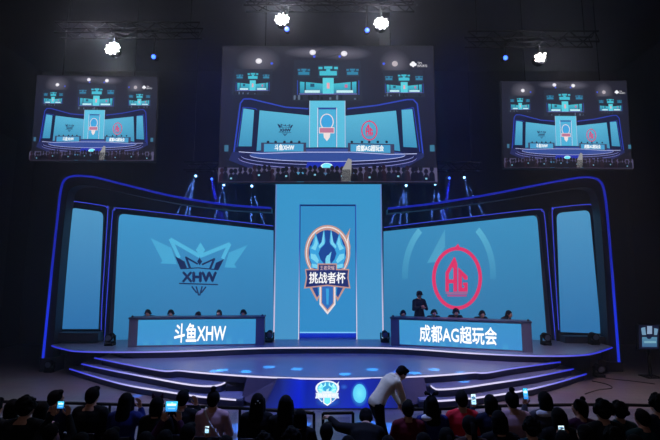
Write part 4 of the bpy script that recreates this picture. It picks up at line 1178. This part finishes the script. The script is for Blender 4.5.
# ------------------------------------------------------------------ audience
CY = ((60, 190, 235), (40, 120, 200), (200, 240, 250)); WH = ((210, 235, 245), (150, 200, 225), (60, 110, 150)); BL = ((70, 140, 210), (40, 90, 170), (190, 220, 240))
A = seated
A(57, 390.5, 1.30, 'look_right', 'short', 'navy', 'person with cropped hair and dark jacket, second large head from the left')
A(93.5, 387.5, 1.36, 'lap', 'short', 'black', 'broad person with a round head and dark jacket, tallest at the left', k=1.12)
A(127, 393, 1.29, 'hand_up', 'long', 'blue', 'person with long straight dark hair and a raised hand at the left')
A(158, 397, 1.27, 'lap', 'bob', 'black', 'person wearing an eared headband, left of the raised arm', extras=('catears',))
A(183.5, 390.5, 1.31, 'hand_up', 'short', 'black', 'person in black raising the right hand beside the head')
A(214, 391, 1.33, 'lap', 'bun', 'pink', 'person with a hair bun, pale shirt and white bag strap', extras=('strap',), k=.95)
A(258, 393.5, 1.30, 'lap', 'clip', 'black', 'person with shiny hair clips and round dark shoulders left of the gap', extras=('clips',), k=1.0)
A(286, 395.5, 1.32, 'lap', 'long', 'black', 'person with very long dark hair in front of the blue screen edge', k=.95)
A(300.5, 409, 1.19, 'lap', 'bob', 'black', 'shorter person leaning in beside the long haired one at the gap', k=.9)
A(326.5, 423.5, 1.20, 'lap', 'short', 'black', 'small person with a dark head alone in the middle of the gap', extras=('hood',), k=.9)
A(366, 411, 1.12, 'rail', 'short', 'black', 'person in black bent forward with the left arm on the barrier rail', k=1.05)
A(407.5, 401, 1.25, 'lap', 'short', 'darkred', 'person in dark red just right of the hoodie wearer')
A(431, 396, 1.28, 'lap', 'long', 'blue', 'person with a hair bow, pale collar and blue top', extras=('bow', 'collar'), k=.95)
A(461, 391.5, 1.31, 'lap', 'short', 'red', 'person in a bright red shirt', k=1.0)
A(489.5, 395, 1.28, 'phone_left', 'bob', 'navy', 'person in navy holding a lit phone beside the red shirt', ph=('L', 'lit phone held up beside the person in navy', (.075, .15), WH, .05))
A(511, 392, 1.33, 'lap', 'bun', 'pink', 'person with a hair bun and wide pale pink shirt at the right', k=1.08)
A(543.5, 392, 1.30, 'phone_left', 'bob', 'grey', 'person in grey holding a lit phone right of the pink shirt', ph=('L', 'lit phone held up high right of the pink shirt', (.075, .16), CY, .09), extras=('collar',))
A(557.5, 408, 1.27, 'lap', 'bob', 'black', 'person in black with broad dark shoulders behind the grey one', k=1.15)
A(579, 400, 1.28, 'look_left', 'twobuns', 'plum', 'person with two hair buns and a dark plum top', k=.95)
A(601, 401, 1.35, 'lap', 'curly', 'black', 'person with big curly hair, left one of the curly pair', k=1.0)
A(617.5, 402.5, 1.25, 'lap', 'curly', 'teal', 'person with big curly hair, right one of the curly pair', k=.9)
A(641, 410, 1.22, 'phone_left', 'short', 'teal', 'person near the right edge with a blue lit phone', ph=('L', 'blue lit phone near the right edge', (.13, .1), BL, .05))
A(656, 394.5, 1.40, 'lap', 'messy', 'navy', 'tall dark person cut by the right edge')
A(-4, 399, 1.34, 'lap', 'short', 'black', 'dark person cut by the left edge')
A(14, 399.5, 1.24, 'lap', 'bob', 'black', 'small dark headed person next to the left edge', k=.9)
A(43, 402, 1.22, 'lap', 'bob', 'pink', 'small person in a pale top behind the big messy head at left', k=.9)
# second row, nearer the camera
A(28, 397, 1.42, 'lap', 'messy', 'black', 'large messy haired person in black at the left', k=1.12)
A(52, 424, 1.20, 'phone_up', 'short', 'black', 'person at the lower left filming with a small glowing phone overhead', ph=('B', 'small glowing phone held overhead at the lower left', (.085, .085), CY, .06))
A(82, 433, 1.24, 'lap', 'bob', 'brown', 'low dark head in front of the broad person at left')
A(112, 429, 1.27, 'lap', 'short', 'plum', 'person in plum in front of the long straight hair')
A(146, 432, 1.20, 'lap', 'long', 'darkred', 'low person in dark red left of the big glowing phone')
A(166, 430, 1.20, 'phone_up', 'bob', 'plum', 'person filming with a big sideways glowing phone', ph=('B', 'big sideways glowing phone, the brightest of the crowd', (.155, .12), CY, .1))
A(189, 424, 1.25, 'phone_right', 'short', 'black', 'person with a tiny lit phone below the raised arm', ph=('R', 'tiny white lit phone below the raised arm', (.05, .08), WH, .03))
A(226, 436, 1.2, 'lap', 'bob', 'black', 'low head in black below the hair bun at left')
A(264, 433, 1.24, 'lap', 'messy', 'darkred', 'low person in dark red below the hair clips')
A(292, 429, 1.27, 'lap', 'curly', 'black', 'dark person with curly hair below the very long hair', k=1.1)
A(348, 436, 1.18, 'lap', 'bob', 'plum', 'low person in plum near the gap post')
A(388, 436, 1.2, 'lap', 'ponytail', 'darkred', 'low ponytailed person under the hoodie wearer')
A(423, 433, 1.22, 'lap', 'bob', 'darkred', 'low person in dark red below the hair bow')
A(446, 428, 1.27, 'lap', 'ponytail', 'black', 'ponytailed person in black left of the red shirt', k=.95)
A(469, 416, 1.30, 'lap', 'ponytail', 'brown', 'person with a ponytail and backpack colours before the red shirt', k=1.0)
A(498, 411, 1.31, 'lap', 'bob', 'black', 'person with smooth bobbed hair before the wide pink shirt')
A(530, 418, 1.27, 'lap', 'messy', 'teal', 'messy haired person in teal below the high phone')
A(562, 432, 1.22, 'lap', 'short', 'black', 'low dark person below the broad dark shoulders')
A(584, 425, 1.25, 'phone_left', 'bob', 'darkred', 'person in dark red with a small white phone', ph=('L', 'small white lit phone below the two hair buns', (.075, .075), WH, .05))
A(611, 427, 1.28, 'lap', 'messy', 'navy', 'messy haired person in front of the curly pair', k=1.15)
A(634, 435, 1.22, 'lap', 'bob', 'black', 'low bobbed head near the right edge')

# ------------------------------------------------------------------ glass barrier in front of the stage floor
GL = bpy.data.materials.new('barrier_glass'); GL.use_nodes = True; nt = GL.node_tree; nt.nodes.clear()
o_ = nt.nodes.new('ShaderNodeOutputMaterial'); m1 = nt.nodes.new('ShaderNodeMixShader'); tr_ = nt.nodes.new('ShaderNodeBsdfTransparent'); gg = nt.nodes.new('ShaderNodeBsdfGlossy')
tr_.inputs[0].default_value = (.9, .94, .97, 1); gg.inputs['Roughness'].default_value = .15; gg.inputs[0].default_value = (.8, .88, 1, 1)
m1.inputs[0].default_value = .07; nt.links.new(tr_.outputs[0], m1.inputs[1]); nt.links.new(gg.outputs[0], m1.inputs[2]); nt.links.new(m1.outputs[0], o_.inputs['Surface'])
RAIL = pmat('rail_metal', (14, 14, 20), .4, .5)
def barrier(pts, label):
    P3 = [atz(x, y, .88) for x, y in pts]
    g = empty('crowd_barrier', (P3[0].x, P3[0].y, 0), 0, label, 'barrier')
    MB().tube(P3, .026, 8).build('rail', RAIL, g)
    for a, b in zip(P3[:-1], P3[1:]):
        u = (b-a).normalized(); a2 = a+u*.05; b2 = b-u*.05; n = Vector((u.y, -u.x, 0))*.006
        vs = [Vector((q.x, q.y, z)) for q, z in ((a2, .1), (b2, .1), (b2, .82), (a2, .82))]
        MB().prism(vs, n*2).build('glass_panel', GL, g)
    for q in P3:
        MB().tube([(q.x, q.y, 0.012), (q.x, q.y, .88)], .022, 8).box((q.x-.06, q.y-.06, 0), (q.x+.06, q.y+.06, .012)).build('post', RAIL, g)
    return g
barrier([(-8, 401.5), (48, 402.5), (110, 404.2), (170, 405.6), (240, 408.2), (314, 413)], 'left stretch of the dark railed glass barrier before the stage')
barrier([(323, 413.2), (353, 412.6)], 'short piece of the dark railed barrier in the middle gap')
barrier([(408, 409.5), (440, 408.8), (500, 406), (550, 405), (605, 404.5), (668, 406)], 'right stretch of the dark railed glass barrier before the stage')

# black cables lying on the floor at the right
for k_, (pts, lb) in enumerate((([(592, 381), (606, 384), (612, 388), (598, 390), (585, 394)], 'thin black cable curling on the floor at the right, nearer one'), ([(594, 376), (612, 379), (632, 381), (655, 384)], 'thin black cable running along the floor at the far right'))):
    q = [atz(x, y, .008) for x, y in smooth_line(pts)]
    tag(MB().tube(q, .012, 6).build('floor_cable', DARK), lb, 'cable')
HAZE = 0.011

# ------------------------------------------------------------------ haze of the fog machines, lit by the lamps in it
hm = bpy.data.materials.new('fog_machine_haze'); hm.use_nodes = True; nt = hm.node_tree; nt.nodes.clear()
o_ = nt.nodes.new('ShaderNodeOutputMaterial'); vs_ = nt.nodes.new('ShaderNodeVolumeScatter')
vs_.inputs['Color'].default_value = (.9, .92, 1, 1); vs_.inputs['Density'].default_value = HAZE; vs_.inputs['Anisotropy'].default_value = .35
nt.links.new(vs_.outputs[0], o_.inputs['Volume'])
hz = MB().box((-12.85, 9.0, .03), (12.85, 17.95, 11.95)).build('stage_haze', hm)
tag(hz, 'thin haze hanging over the stage and around the lamps', 'haze', kind='stuff')
